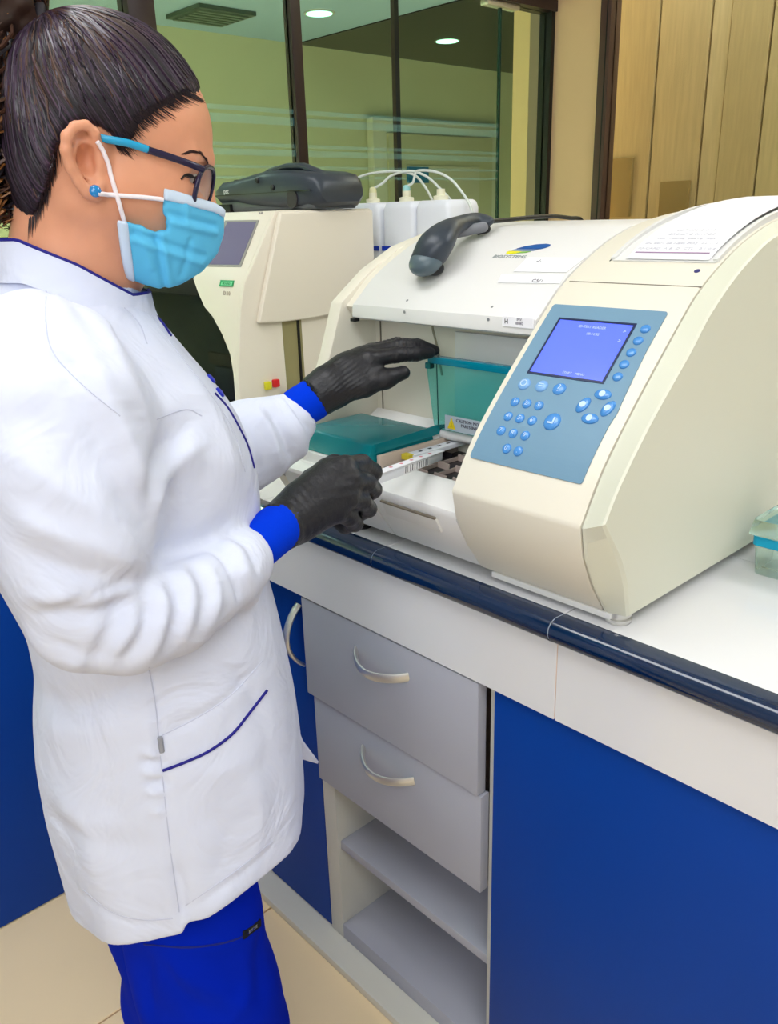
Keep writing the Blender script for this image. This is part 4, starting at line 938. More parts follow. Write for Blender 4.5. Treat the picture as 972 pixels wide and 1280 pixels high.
# strands combed back to the tie
STR = [mat('hair_strand_plum', (54, 36, 58), .35, spec=.7), mat('hair_strand_brown', (74, 48, 36), .4, spec=.6), mat('hair_strand_black', (24, 17, 26), .35, spec=.7), mat('hair_strand_gold', (150, 98, 48), .45)]
starts = catmull([(258, 122), (246, 122), (226, 130), (207, 142), (188, 153), (170, 168), (160, 190), (140, 178), (122, 170), (95, 170), (76, 190), (66, 225), (52, 262), (36, 296)], 40)
buckets = {0: [], 1: [], 2: []}
TW_ = Wd(TIE)
for n_ in range(900):
    q = starts[rng.integers(len(starts))]; t0 = rng.random()**1.3*.75; sp = L_(q[0]+rng.normal()*3+(2 if q[0] > 200 else 0), q[1]+abs(rng.normal())*(3 if q[0] > 60 else 6), 0); a = Wd(sp)+ES*.09
    # start on the near side of the cap at that outline position
    r = hbvh.find_nearest(Vector(Wd(sp)+ES*(.075 if q[0] < 235 else .03)))
    a = np.array(r[0]); P = []
    if n_ % 5 == 0:
        th_ = rng.random()*math.pi*.9; a = Wd(np.array([.09*math.cos(.4)+.02, .07*math.cos(th_), 1.47])); a = np.array(hbvh.find_nearest(Vector(a))[0])
    a = a+(TW_-a)*t0; m_ = 14; e = TW_
    jit = rng.random(); t1 = min(1, .25+rng.random()*.8)
    for i in range(m_+1):
        t = i/m_*t1; p = a+(e-a)*t; bow = math.sin(math.pi*t)*.02; p = p+np.array([0, 0, bow*.6])+ES*bow*.4
        r = hbvh.find_nearest(Vector(p)); nn = np.array(r[1]); P.append(np.array(r[0])+nn*(.0002+.0006*jit))
    P = [P[0]]+[p for i, p in enumerate(P[1:]) if np.linalg.norm(p-P[i]) > 2e-4]
    if len(P) < 5: continue
    P = [P[0]]+[(P[i-1]+P[i]+P[i+1])/3 for i in range(1, len(P)-1)]+[P[-1]]
    zt_ = a[2]; kind = 1 if (rng.random() < (.5 if zt_ > 1.49 else .12)) else (0 if rng.random() < .6 else 2)
    rr = .0005+.0005*rng.random(); buckets[kind].append(tube_vf(P, [rr*.4]+[rr]*(len(P)-2)+[rr*.3], 4, False))
for k_, bs in buckets.items():
    V, F = merge(bs); o_ = mk('hair_strands', V, F, STR[k_], hair, smooth=True, recalc=False); o_['kind'] = 'stuff'
bb_ = []
for n_ in range(520):
    q = starts[rng.integers(len(starts))]
    if 72 < q[0] < 148: continue
    q = np.array(q)+rng.normal(size=2)*2; uu = q-np.array([58, 30]); uu /= np.linalg.norm(uu); uu = uu*.9+np.array([.25, .15]) if q[0] > 150 else uu
    ln = 1+rng.random()**1.6*(8 if q[0] > 90 else 12); pts = []
    for j in range(5):
        w_ = q+uu*(ln-(ln+14)*j/4)+np.array([0, math.sin(j*.9)*1.0]); h1_ = cast(headbvh, *w_); h2_ = cast(hbvh, *w_)
        c_ = [h for h in (h1_, h2_) if h is not None]
        if c_: h_ = min(c_, key=lambda h: np.linalg.norm(h[0]-CAM)); pts.append(h_[0]+h_[1]*(.0005+.0002*j))
    if len(pts) == 5: bb_.append(tube_vf(pts, [.00006, .00016, .00026, .0004, .0003], 4, False))
V, F = merge(bb_); o_ = mk('hairline_strands', V, F, mat('hairline_brown', (44, 32, 36), .6), hair, smooth=True, recalc=False); o_['kind'] = 'stuff'
# hair tie
V, F = tube_vf([Wd(TIE)+(.017*math.cos(t)*np.array([0, 0, 1])*.9+.017*math.sin(t)*ES)+EF*.0 for t in np.linspace(0, 2*math.pi, 22)], .0055, 8); mk('hair_tie', V, F, mat('tie_dark', (48, 44, 52), .6), person, smooth=True)
# ponytail: core and curls
pf = Field((-.34, -.11, 1.28), (-.03, .10, 1.60), .005)
def lp3(x, y, s=0): return L_(x, y, s)
for a, b, r1, r2 in (((52, 22), (5, 2), .020, .034), ((5, 2), (-45, 20), .036, .044), ((-45, 20), (-50, 120), .042, .046), ((-50, 120), (-30, 215), .044, .030), ((-30, 215), (-12, 262), .028, .008)):
    pf.cone(lp3(*a), lp3(*b), r1, r2, .02)
Vp, Fp = pf.mesh(2); Np = vnormals(Vp, Fp); Vp = Vp+Np*(np.sin(Vp[:, 2]*260+Vp[:, 1]*180)*np.sin(Vp[:, 0]*210)*.003)[:, None]
pony = quick('ponytail', Wd(Vp), Fp, mat('hair_brown', (52, 33, 26), .45, spec=.5, noise=.4, nscale=60), person)
cb = {1: [], 2: [], 3: []}
for n_ in range(380):
    u1, u2 = rng.normal()*.55, rng.normal()*.55; path = [(52, 22), (30, 4), (0, -8), (-38, 8), (-48, 60), (-42, 130), (-28, 190), (-14, 240), (-4, 285)]
    rad = [.006, .022, .032, .036, .038, .038, .032, .024, .014]; ph, fq = rng.random()*6.28, 5+rng.random()*5; amp = .004+.005*rng.random(); end = 4+int(rng.random()*5.9)
    pts = []
    an_ = rng.random()*6.28; qr = .95+.35*rng.random()
    for i, (x, y) in enumerate(path[:end]):
        pts.append(lp3(x, y)+np.array([math.cos(an_)*.7 if i < 3 else math.cos(an_), math.sin(an_), math.cos(an_)*(.8 if i < 4 else 0)])*rad[i]*qr)
    Pc = catmull(pts, 6); Pc = [p+np.array([math.cos(ph+fq*i*.22), math.sin(ph+fq*i*.22), math.sin(ph*1.7+fq*i*.22)*.6])*amp*min(1, i/8) for i, p in enumerate(Pc)]
    kind = 3 if (rng.random() < .26) else (1 if rng.random() < .5 else 2); rr = .0009+.0009*rng.random()
    cb[kind].append(tube_vf(Wd(np.array(Pc)), [rr]*(len(Pc)-2)+[rr*.7, rr*.2], 4, False))
for k_, bs in cb.items():
    V, F = merge(bs); o_ = mk('curly_strands', V, F, STR[k_], pony, smooth=True, recalc=False); o_['kind'] = 'stuff'

# --- face mask
MB = mat('mask_blue', (92, 192, 236), .75, bump=.06, bscale=1500, noise=.05, nscale=30); MWH = mat('mask_white', (206, 224, 244), .75)
def face_shell(px, grow, name, m, parent, h=.0019, pleat=0, lo=(-.07, -.095, 1.27), hi=(.135, .095, 1.42), rnd=.003):
    mf = Field(lo, hi, h)
    E2(188, 238, 77, 80, .060+grow, k=0, F_=mf); E2(192, 296, 66, 58, .047+grow, k=.03, F_=mf); C2((236, 262), (232, 305), .034+grow, .030+grow, 0, 0, k=.03, F_=mf)
    for sg in (1, -1): C2((128, 262), (195, 322), .026+grow, .026+grow, .048*sg, .014*sg, k=.025, F_=mf)
    C2((258, 225), (262, 262), .010+grow, .010+grow, 0, 0, k=.012, F_=mf)
    D_ = mf.D-grow; P = [(L_(x, y)[0], L_(x, y)[2]) for x, y in px]; X_, Z_ = np.meshgrid(mf.ax[0], mf.ax[2], indexing='ij'); q = np.broadcast_to(polydist(P, X_, Z_)[:, None, :], D_.shape)
    k_ = rnd; hh = np.maximum(k_-np.abs(D_-q), 0)/k_; mf.D = (np.maximum(D_, q)+hh*hh*k_*.25).astype(np.float32)
    V, F = mf.mesh(2)
    if pleat:
        N_ = vnormals(V, F); c0 = L_(262, 290); c1 = L_(160, 300)
        def ridge(a, b, wd, am):
            a = L_(*a); b = L_(*b); ab = (b-a)[[0, 2]]; t = np.clip(((V[:, 0]-a[0])*ab[0]+(V[:, 2]-a[2])*ab[1])/(ab@ab), 0, 1); d = np.hypot(V[:, 0]-a[0]-t*ab[0], V[:, 2]-a[2]-t*ab[1]); return am*np.exp(-(d/wd)**2)
        dd = ridge((205, 268), (262, 282), .003, .0022)+ridge((207, 278), (262, 290), .003, -.0028)+ridge((165, 290), (250, 318), .003, .0022)+ridge((163, 298), (245, 327), .003, -.0025)+ridge((190, 292), (202, 356), .0028, .0026)+ridge((197, 292), (208, 350), .003, -.0020)+ridge((225, 256), (228, 276), .003, -.002)+ridge((232, 300), (222, 340), .003, .0018)+ridge((172, 282), (185, 330), .004, -.0018)
        V = V+N_*dd[:, None]
    return quick(name, Wd(V), F, m, parent)
mpx = [(200, 240), (218, 243), (240, 250), (263, 256), (275, 262), (276, 292), (268, 316), (248, 338), (222, 353), (200, 359), (178, 353), (157, 345), (150, 310), (146, 276), (160, 278), (176, 285), (190, 288), (203, 287), (205, 276), (198, 268), (198, 255)]
mask = face_shell(mpx, .0030, 'face_mask', MB, person, pleat=1)
face_shell([(199, 238), (216, 242), (240, 249), (263, 255), (276, 262), (276, 274), (262, 267), (240, 262), (216, 256), (198, 252)], .0042, 'mask_top_band', MWH, mask, rnd=.002)
face_shell([(144, 275), (157, 278), (160, 300), (168, 350), (156, 346), (150, 318)], .0042, 'mask_side_band', MWH, mask, rnd=.002)
mb2 = BVHTree.FromPolygons([tuple(v.co+Vector(OO)) for v in mask.data.vertices], [tuple(p.vertices) for p in mask.data.polygons])
LOOP = mat('loop_white', (244, 236, 240), .8)
tube('ear_loop', cast_line(headbvh, [(121, 176), (130, 195), (142, 232)], 5, .0018)+cast_line(headbvh, [(148, 254), (153, 272), (156, 280)], 4, .004), .0019, LOOP, mask)
tube('ear_loop', cast_line(headbvh, [(121, 242), (150, 244), (180, 246)], 5, .002)+cast_line(headbvh, [(196, 247), (202, 248)], 3, .004), .0019, LOOP, mask)
# --- glasses
gl = empty('glasses', tuple(Wd(L_(250, 222))), None, None); gl.parent = person; gl.location = Vector(Wd(L_(250, 222)))-Vector(OO); ORG[gl.name] = ORG[gl.name]
GB = mat('glasses_teal_blue', (40, 160, 205), .25); GD = mat('glasses_dark_plum', (34, 28, 60), .25); LENS = mat('lens_glass', (240, 246, 255), .02, trans=1, ior=1.05)
def gobj(fn): return fn
def offp(P, s): return [np.array(p)*1.0 for p in P]
for sg in (1, -1):
    def gp_(x, y, s): p = L_(x, y, 0 if sg < 0 else s); p[1] = s*sg; return Wd(p) if sg > 0 else Wd(np.array([L_(x, y, s)[0], -s, L_(x, y, s)[2]]))
    tube('temple', catmull([gp_(80, 182, .071), gp_(98, 171, .070), gp_(118, 171, .074), gp_(133, 174, .077), (gp_(160, 179, .077)), gp_(185, 187, .074)], 4), .0026, GB, gl, flat=1.2)
    tube('temple_front', catmull([gp_(184, 187, .0742), gp_(215, 197, .071), gp_(240, 206, .066), gp_(254, 212, .060)], 4), .0021, GD, gl, flat=1.4)
    # lens ring
    c0 = gp_(255, 236, .034) if sg > 0 else Wd(np.array([L_(255, 236, .034)[0], -.034, L_(255, 236, .034)[2]]))
    up_ = EF*.32+np.array([0, 0, .95]); sd = ES*sg*.93-EF*.36; ringp = [c0+up_*.0195*math.copysign(abs(math.sin(t))**.8, math.sin(t))+sd*.027*math.copysign(abs(math.cos(t))**.8, math.cos(t)) for t in np.linspace(0, 2*math.pi, 29)]
    tube('lens_rim', ringp, .0022, GD, gl); nrm = np.cross(up_, sd); nrm /= np.linalg.norm(nrm)
    n_ = len(ringp)-1; V = [p+nrm*.0006 for p in ringp[:-1]]+[p-nrm*.0006 for p in ringp[:-1]]
    mk('lens', V, [tuple(range(n_)), tuple(range(2*n_-1, n_-1, -1))]+[(i, (i+1) % n_, n_+(i+1) % n_, n_+i) for i in range(n_)], LENS, gl)
bc_ = L_(259, 226, 0); tube('bridge', [Wd(bc_+np.array([0, s_, .004-s_*s_*30])) for s_ in (-.009, -.004, 0, .004, .009)], .0018, GD, gl)
# earring
p = cast(headbvh, 119, 239)
V, F = lathe_vf([(.0048, -.001), (.005, .0012), (.0036, .003), (.001, .0036)], p[0], 16, p[1]); mk('ear_stud', V, F, mat('stud_blue', (10, 130, 200), .15, coat=1), person, smooth=True)
# --- coat
TF = [(176, 376), (200, 398), (222, 425), (245, 452), (268, 478), (290, 505), (305, 537), (316, 572), (321, 610), (322, 655), (330, 705), (342, 750), (352, 795), (362, 845), (369, 900), (373, 960), (371, 1010), (360, 1050), (345, 1085)]
TB = [(18, 318), (-8, 345), (-50, 392), (-76, 460), (-82, 540), (-62, 620), (-8, 700), (32, 770), (44, 825), (42, 880), (46, 930), (58, 990), (76, 1050), (94, 1110), (110, 1160)]
tf = np.array([[L_(x, y)[2], L_(x, y)[0]] for x, y in TF])[::-1]; tb_ = np.array([[L_(x, y)[2], L_(x, y)[0]] for x, y in TB])[::-1]
cf = Field((-.27, -.37, .545), (.42, .30, 1.335), .0034)
x, y, z = cf.grid((slice(None), slice(None), slice(None))); zz = cf.ax[2]
ff = np.interp(zz, tf[:, 0], tf[:, 1]); fb = np.interp(zz, tb_[:, 0], tb_[:, 1])
ker = np.ones(9)/9; ff = np.convolve(np.pad(ff, 4, 'edge'), ker, 'valid'); fb = np.convolve(np.pad(fb, 4, 'edge'), ker, 'valid')
hw = np.interp(zz, [.55, .62, .72, .82, .92, 1.0, 1.08, 1.16, 1.21, 1.245, 1.27, 1.29, 1.31], [.195, .192, .186, .178, .165, .158, .158, .162, .158, .13, .095, .07, .056])
cc_ = ((ff+fb)/2)[None, None, :]; rf = ((ff-fb)/2)[None, None, :]; rw = hw[None, None, :]
e_ = 2.25; q = (np.abs((x-cc_)/rf)**e_+np.abs(y/rw)**e_)**(1/e_); d = (q-1)*np.minimum(rf, rw)
ctop = L_(90, 345)[2]+(x+.02)*-.35
hem = .630+.062*np.clip(np.abs(y)/.19, 0, 1)**2+.42*np.clip(x-.01, 0, 1)+.013*np.clip((x-L_(226, 1150, .17)[0])/.006, 0, 1)*(y > 0)
d = np.maximum(d, z-ctop-.004)
# smooth skirt waves, growing towards the hem
wv = np.clip((.95-z)/.35, 0, 1)*.004*np.sin(np.arctan2(y/rw, (x-cc_)/rf)*9+1)
cf.D = (d-wv).astype(np.float32)
def LS(pxs): return [L_(*p) for p in pxs]
# near arm
up_arm = LS([(52, 455, .125), (76, 520, .150), (88, 600, .168), (98, 690, .180), (110, 758, .180)])
cf.chain(up_arm, [.060, .063, .061, .054, .050], .030)
fore = LS([(110, 766, .182), (160, 770, .184), (212, 757, .172), (252, 734, .149), (279, 716, .129)])
cf.chain(fore, [.050, .049, .044, .0385, .034], .006)
cf.chain(LS([(279, 715, .128), (297, 702, .114)]), [.0395, .0345], .003)
cf.chain(LS([(290, 712, .124), (308, 742, .118)]), [.030, .014], .008)
cf.cone(L_(293, 706, .117), L_(345, 668, .07), .0255, .022, .001, 'sub')
# far arm
fa = [np.array([-.02, -.13, up_arm[0][2]]), np.array([.04, -.19, 1.13]), np.array([.105, -.235, 1.055]), L_(296, 562, -.24), L_(325, 548, -.255), L_(350, 532, -.262)]
cf.chain(fa, [.058, .056, .052, .058, .053, .040], .02)
cf.chain([L_(352, 536, -.262), L_(362, 526, -.266)], [.050, .038], .006)
cf.cone(L_(366, 522, -.265), L_(400, 496, -.27), .026, .024, .001, 'sub')
# open the neck
cf.cone(L_(90, 420), L_(95, 300), .045, .055, .004, 'sub')
cf.D = np.maximum(cf.D, (hem-z).astype(np.float32))
Vk, Fk = cf.mesh(2)
Wk = Wd(Vk)
bv = BVHTree.FromPolygons([tuple(v) for v in Wk], [tuple(map(int, f)) for f in Fk])
Nk = vnormals(Wk, Fk)
# folds: (pixel path, width m, height m)
FOLDS = [
 # sleeve: deep folds at the elbow and along the upper arm
 ([(96, 430), (130, 500), (165, 575), (190, 640)], .016, .010), ([(80, 430), (112, 520), (150, 600), (184, 668)], .014, -.009),
 ([(10, 640), (70, 665), (130, 690), (185, 712)], .014, .008), ([(20, 690), (80, 712), (140, 722), (190, 722)], .012, -.007),
 ([(30, 745), (90, 750), (150, 742), (190, 725)], .010, .006), ([(35, 770), (100, 768), (150, 758), (188, 735)], .008, -.007),
 ([(8, 560), (60, 600), (120, 640), (178, 690)], .016, .006), ([(30, 500), (70, 560), (110, 610)], .018, -.004),
 ([(172, 735), (168, 780), (140, 825)], .008, .006), ([(184, 738), (182, 785), (160, 832)], .007, -.006),
 ([(200, 728), (205, 770), (186, 826)], .008, .006), ([(213, 722), (222, 762), (206, 815)], .007, -.006),
 ([(228, 712), (240, 750), (228, 802)], .008, .006), ([(242, 706), (256, 742), (250, 788)], .007, -.006),
 ([(254, 700), (270, 734), (268, 776)], .007, .005), ([(150, 740), (140, 790), (110, 830)], .009, -.005),
 ([(262, 680), (282, 700), (298, 735), (300, 752)], .005, -.006), ([(275, 672), (298, 692), (312, 730)], .006, .005),
 ([(288, 664), (310, 684), (322, 712)], .005, -.004),
 ([(120, 770), (112, 810), (90, 838)], .008, .005), ([(60, 800), (100, 818), (150, 822)], .010, -.004), ([(176, 745), (176, 790), (150, 832)], .006, -.004), ([(192, 728), (150, 735), (100, 752), (60, 768)], .006, -.006),
 # chest
 ([(190, 660), (196, 610), (220, 575), (255, 550)], .010, .007), ([(184, 640), (188, 590), (205, 560), (240, 530)], .010, -.008),
 ([(187, 700), (230, 690), (275, 668), (300, 640)], .012, -.006), ([(120, 380), (150, 450), (180, 520), (195, 590)], .016, .004),
 ([(70, 345), (110, 400), (150, 470)], .014, -.004), ([(240, 470), (275, 540), (300, 600)], .018, .004),
 ([(215, 560), (260, 580), (300, 590)], .02, .004),
 # waist and skirt
 ([(50, 870), (90, 880), (140, 868), (185, 850)], .016, -.005), ([(60, 910), (110, 915), (170, 895)], .02, .004),
 ([(70, 1000), (110, 1040), (120, 1110)], .018, .004), ([(130, 980), (160, 1060), (165, 1140)], .02, -.003),
 ([(260, 1010), (280, 1050), (270, 1110)], .018, -.004), ([(310, 960), (325, 1020), (315, 1080)], .014, .004),
 ([(240, 970), (290, 960), (330, 930)], .014, .003), ([(60, 1020), (130, 1055), (200, 1058)], .014, -.003), ([(280, 840), (310, 860), (330, 900)], .012, -.004),
 ([(180, 940), (196, 945)], .004, .004), ([(182, 965), (200, 968)], .004, .004), ([(186, 990), (204, 992)], .004, .004), ([(190, 1015), (206, 1016)], .004, .003), ([(180, 952), (198, 956)], .004, -.004),([(184, 978), (202, 980)], .004, -.004),
 # seams
 ([(186, 832), (196, 880), (200, 930), (206, 1000), (214, 1070), (224, 1140), (228, 1158)], .0040, -.0040), ([(222, 1080), (228, 1120), (230, 1150)], .006, -.006),
 ([(203, 919), (245, 898), (290, 868), (328, 826)], .004, -.003), ([(102, 1118), (150, 1150), (200, 1158)], .004, -.003),
 ([(232, 1140), (290, 1103), (350, 1050)], .004, -.003), ([(62, 352), (60, 400), (70, 440), (110, 480), (150, 520)], .004, -.0025),
 ([(75, 340), (140, 372), (172, 400), (182, 430)], .004, -.002),
 # far sleeve
 ([(322, 512), (340, 545), (350, 585)], .007, .006), ([(332, 506), (352, 538), (366, 575)], .006, -.006), ([(345, 492), (366, 520), (382, 550)], .006, .005), ([(300, 520), (318, 560), (325, 600)], .008, -.005),
 ([(350, 488), (372, 520), (392, 540)], .004, -.005),
]
from mathutils.kdtree import KDTree
def apply_folds(Wk, Fk, bv, FOLDS, sm=1):
    Nk = vnormals(Wk, Fk); disp = np.zeros(len(Wk)); kd = KDTree(len(Wk))
    for i, v in enumerate(Wk): kd.insert(v, i)
    kd.balance()
    for px, wd, am in FOLDS:
        pts = cast_line(bv, px, 8)
        if len(pts) < 3: continue
        dense = [pts[0]]
        for a_, b_ in zip(pts, pts[1:]):
            L0 = np.linalg.norm(b_-a_)
            if L0 > .08: dense.append(b_); continue
            for i in range(1, max(2, int(L0/.004)+1)): dense.append(a_+(b_-a_)*i/max(1, int(L0/.004)))
        P = np.array(dense); n_ = len(P); fade = np.minimum(1, np.minimum(np.arange(n_)+1, n_-np.arange(n_))/max(2, n_*.25))
        best = {}
        for p, fd in zip(P, fade):
            for co, i, dist in kd.find_range(Vector(p), wd*2.2):
                v_ = math.exp(-(dist/wd)**1.5)*fd
                if v_ > best.get(i, 0): best[i] = v_
        ii_ = np.fromiter(best.keys(), int); disp[ii_] += am*np.fromiter(best.values(), float)
    return smooth_mesh(Wk+Nk*disp[:, None], Fk, sm)
Wk = apply_folds(Wk, Fk, bv, FOLDS)
coat = quick('lab_coat', Wk, Fk, COATM, person)
cbv = BVHTree.FromPolygons([tuple(v) for v in Wk], [tuple(map(int, f)) for f in Fk])
def piping(name, px, r=.0013, off=.0006, parent=coat, m=NAVYP):
    P = cast_line(cbv, px, 6, off)
    if len(P) > 2: return tube(name, P, r, m, parent, n=6)
SEAMC = mat('coat_seam', (196, 200, 220), .9)
for px in ([(186, 834), (194, 880), (199, 930), (206, 1000), (214, 1070), (224, 1140)], [(203, 919), (245, 898), (290, 868), (328, 826)], [(104, 1112), (140, 1140), (180, 1150), (216, 1148)], [(232, 1132), (290, 1092), (340, 1052)],
           [(58, 356), (57, 400), (66, 440), (100, 478), (150, 520)], [(80, 342), (140, 374), (172, 402), (184, 430)], [(188, 392), (222, 440), (262, 492), (292, 540), (306, 590)], [(196, 524), (232, 512), (252, 520)]):
    piping('seam', px, .0005, .0001, coat, SEAMC)
piping('pocket_piping', [(204, 963), (235, 951), (262, 938), (290, 917), (312, 890), (333, 863)], .0016)
piping('placket_piping', [(268, 492), (284, 510), (300, 538), (310, 560), (317, 585)], .0012)
# stand collar with piping
ncf = L_(93, 345)[0]
def colr(t, dz, dr):
    f_ = ncf+(.066+dr)*math.cos(t); s_ = (.060+dr)*math.sin(t); z0 = np.interp(f_, [L_(28, 303)[0], L_(100, 333)[0], L_(165, 366)[0]], [L_(28, 303)[2]+.002, L_(100, 333, .04)[2]+.001, L_(165, 366)[2]]); return np.array([f_, s_, z0+dz])
N_ = 72; gap = .16; ts = np.linspace(gap, 2*math.pi-gap, N_); V = []
for t in ts:
    for dz, dr in ((-.034, .010), (-.016, .004), (0, .002), (0, -.001), (-.016, .000), (-.034, .004)): V.append(colr(t, dz, dr))
F = [(i*6+k, i*6+(k+1) % 6, (i+1)*6+(k+1) % 6, (i+1)*6+k) for i in range(N_-1) for k in range(6)]+[(5, 4, 3, 2, 1, 0), tuple((N_-1)*6+k for k in range(6))]
V = Wd(np.array(V)); mk('collar', V, F, COATM, coat, smooth=True)
top = [Wd(colr(t, .001, .0008)) for t in ts]; ends_ = [Wd(colr(ts[0], z_, .0025)) for z_ in (-.02, -.034)]
tube('collar_piping', ends_[::-1]+top, .0016, NAVYP, coat, n=6)
# undershirt neckline
V = []; ts2 = np.linspace(-.9, .9, 24)
for t in ts2:
    for dz, dr in ((-.045, -.001), (-.012, -.006), (-.012, -.009), (-.045, -.006)): V.append(colr(t, dz, dr))
F = [(i*4+k, i*4+(k+1) % 4, (i+1)*4+(k+1) % 4, (i+1)*4+k) for i in range(23) for k in range(4)]
mk('undershirt', Wd(np.array(V)), F, mat('lilac_shirt', (150, 120, 190), .8), person, smooth=True)
# lapel piping on the front edge
piping('placket_piping', [(172, 374), (180, 384), (192, 393), (203, 405), (213, 420)], .0014)
for q_ in ((263, 474), (279, 488)):
    h_ = cast(cbv, *q_)
    if h_ is None: h_ = cast(cbv, q_[0]-5, q_[1]+3)
    if h_: V, F = lathe_vf([(.0055, 0), (.0055, .002), (.003, .003)], h_[0], 14, h_[1]); mk('snap_button', V, F, mat('button_blue', (20, 40, 190), .4), coat, smooth=True)
h_ = cast(cbv, 201, 930)
if h_: P = [h_[0]+h_[1]*.002+np.array([0, 0, z_]) for z_ in (-.008, 0, .008)]; tube('snap_tab', P, .0025, mat('tab_grey', (150, 152, 160), .5), coat, n=6)
# loose front flap corner
fp_ = [L_(362, 880, .02), L_(378, 925, .01), L_(398, 952, -.01), L_(374, 945, .0), L_(364, 915, .015)]
V = [Wd(p) for p in fp_]+[Wd(p+np.array([-.002, .004, 0])) for p in fp_]; mk('coat_flap', V, [(0, 1, 2, 3, 4), (9, 8, 7, 6, 5)]+[(i, (i+1) % 5, 5+(i+1) % 5, 5+i) for i in range(5)], COATM, coat)
# --- scrub cuffs
def sleeve(name, P, R_, m, n=28):
    P = [Wd(p) for p in P]; Pc = catmull(P, 6); rr = np.interp(np.linspace(0, 1, len(Pc)), np.linspace(0, 1, len(R_)), R_); V, F = tube_vf(Pc, rr, n, True); V = np.array(V)
    return mk(name, V, F, m, person, smooth=True)
CUFF = mat('knit_cuff_blue', (0, 56, 214), .9, spec=.08, bump=.25, bscale=900)
sleeve('scrub_cuff', [L_(284, 712, .124), L_(318, 684, .098), L_(342, 664, .076), L_(360, 651, .060)], [.022, .0245, .025, .0235], CUFF)
sleeve('scrub_cuff', [L_(352, 528, -.262), L_(372, 511, -.267), L_(390, 500, -.271), L_(403, 491, -.274)], [.026, .029, .0295, .027], CUFF)
# --- trousers
pf_ = Field((-.22, -.23, .03), (.24, .24, .80), .0058)
for sg, cpx in ((1, (262, 1235, .095)), (-1, (229, 1235, -.095))):
    c = L_(*cpx); zt_ = c[2]
    a_ = np.array([c[0]-.02, .072*sg, .74]); b_ = np.array([c[0], .095*sg, zt_]); kn = np.array([c[0]+.01, .095*sg, .42]); ft = np.array([c[0]-.02, .092*sg, .07])
    pf_.chain([a_, b_, kn, ft], [.078, .078, .072, .066], .02)
pf_.cone((-.03, 0, .76), (-.01, 0, .68), .09, .08, .03)
x, y, z = pf_.grid((slice(None),)*3)
pf_.D = pf_.D-(.004*np.sin(z*38+x*25+y*9)*np.sin(x*40+y*22+2)).astype(np.float32); pf_.D = np.maximum(pf_.D, (.045-z).astype(np.float32))
Vt, Ft = pf_.mesh(2); Wt = Wd(Vt); tb0 = BVHTree.FromPolygons([tuple(v) for v in Wt], [tuple(map(int, f)) for f in Ft])
Wt = apply_folds(Wt, Ft, tb0, [([(205, 1185), (230, 1220), (290, 1250), (330, 1270)], .010, .005), ([(200, 1200), (225, 1240), (270, 1275)], .010, -.005), ([(300, 1190), (310, 1230), (290, 1278)], .010, .004), ([(186, 1190), (184, 1230), (190, 1278)], .008, -.006), ([(330, 1150), (322, 1200), (330, 1260)], .010, -.003), ([(205, 1178), (260, 1186), (320, 1168)], .006, .003)])
tr = quick('scrub_trousers', Wt, Ft, SCRUB, person)
tbv = BVHTree.FromPolygons([tuple(v) for v in Wt], [tuple(map(int, f)) for f in Ft])
P = cast_line(tbv, [(180, 1180), (240, 1184), (300, 1172), (338, 1140)], 5, .0); 
if len(P) > 3: tube('pocket_seam', P, .0012, mat('scrub_dark', (0, 22, 120), .8), tr, n=6)
h0, h1 = cast(tbv, 303, 1169), cast(tbv, 324, 1153)
if h0 and h1:
    xd = h1[0]-h0[0]; L0 = np.linalg.norm(xd); nn = (h0[1]+h1[1])/2; nn /= np.linalg.norm(nn); xd /= L0; yd_ = np.cross(nn, xd); mid = (h0[0]+h1[0])/2+nn*.001
    V = [mid+xd*u*L0*.5+yd_*v*.0040+nn*w_ for w_ in (-.002, .0015) for u, v in ((-1, -1), (1, -1), (1, 1), (-1, 1))]
    bt = mk('brand_tab', V, boxvf((0, 0, 0), (1, 1, 1))[1], mat('tab_black', (12, 12, 16), .7), tr)
    text('tab_lettering', 'KOI LITE', .0046, mid+nn*.0018, xd, yd_, mat('tab_thread', (150, 150, 130), .7), bt)
# shoes
for sg, cpx in ((1, (262, 1235, .095)), (-1, (222, 1235, -.095))):
    c = L_(*cpx); f0 = c[0]-.02
    sf = Field((f0-.09, .03 if sg > 0 else -.16, -.01), (f0+.22, .16 if sg > 0 else -.03, .12), .005)
    sf.chain([(f0-.03, .092*sg, .045), (f0+.05, .092*sg, .042), (f0+.15, .092*sg, .030)], [.038, .040, .032], .02); sf.cone((f0-.02, .092*sg, .07), (f0, .092*sg, .06), .036, .036, .02)
    x, y, z = sf.grid((slice(None),)*3); sf.D = np.maximum(sf.D, (.002-z).astype(np.float32)); V, F = sf.mesh(2); quick('shoe', Wd(V), F, mat('shoe_white', (225, 225, 228), .5), person)

# --- gloves
def glove(fn, lo, hi, name):
    g = Field(lo, hi, .0019); fn(g); V, F = g.mesh(2); N_ = vnormals(V, F)
    return g, V, F, N_
def wpt(x, y, s): return Wd(L_(x, y, s))
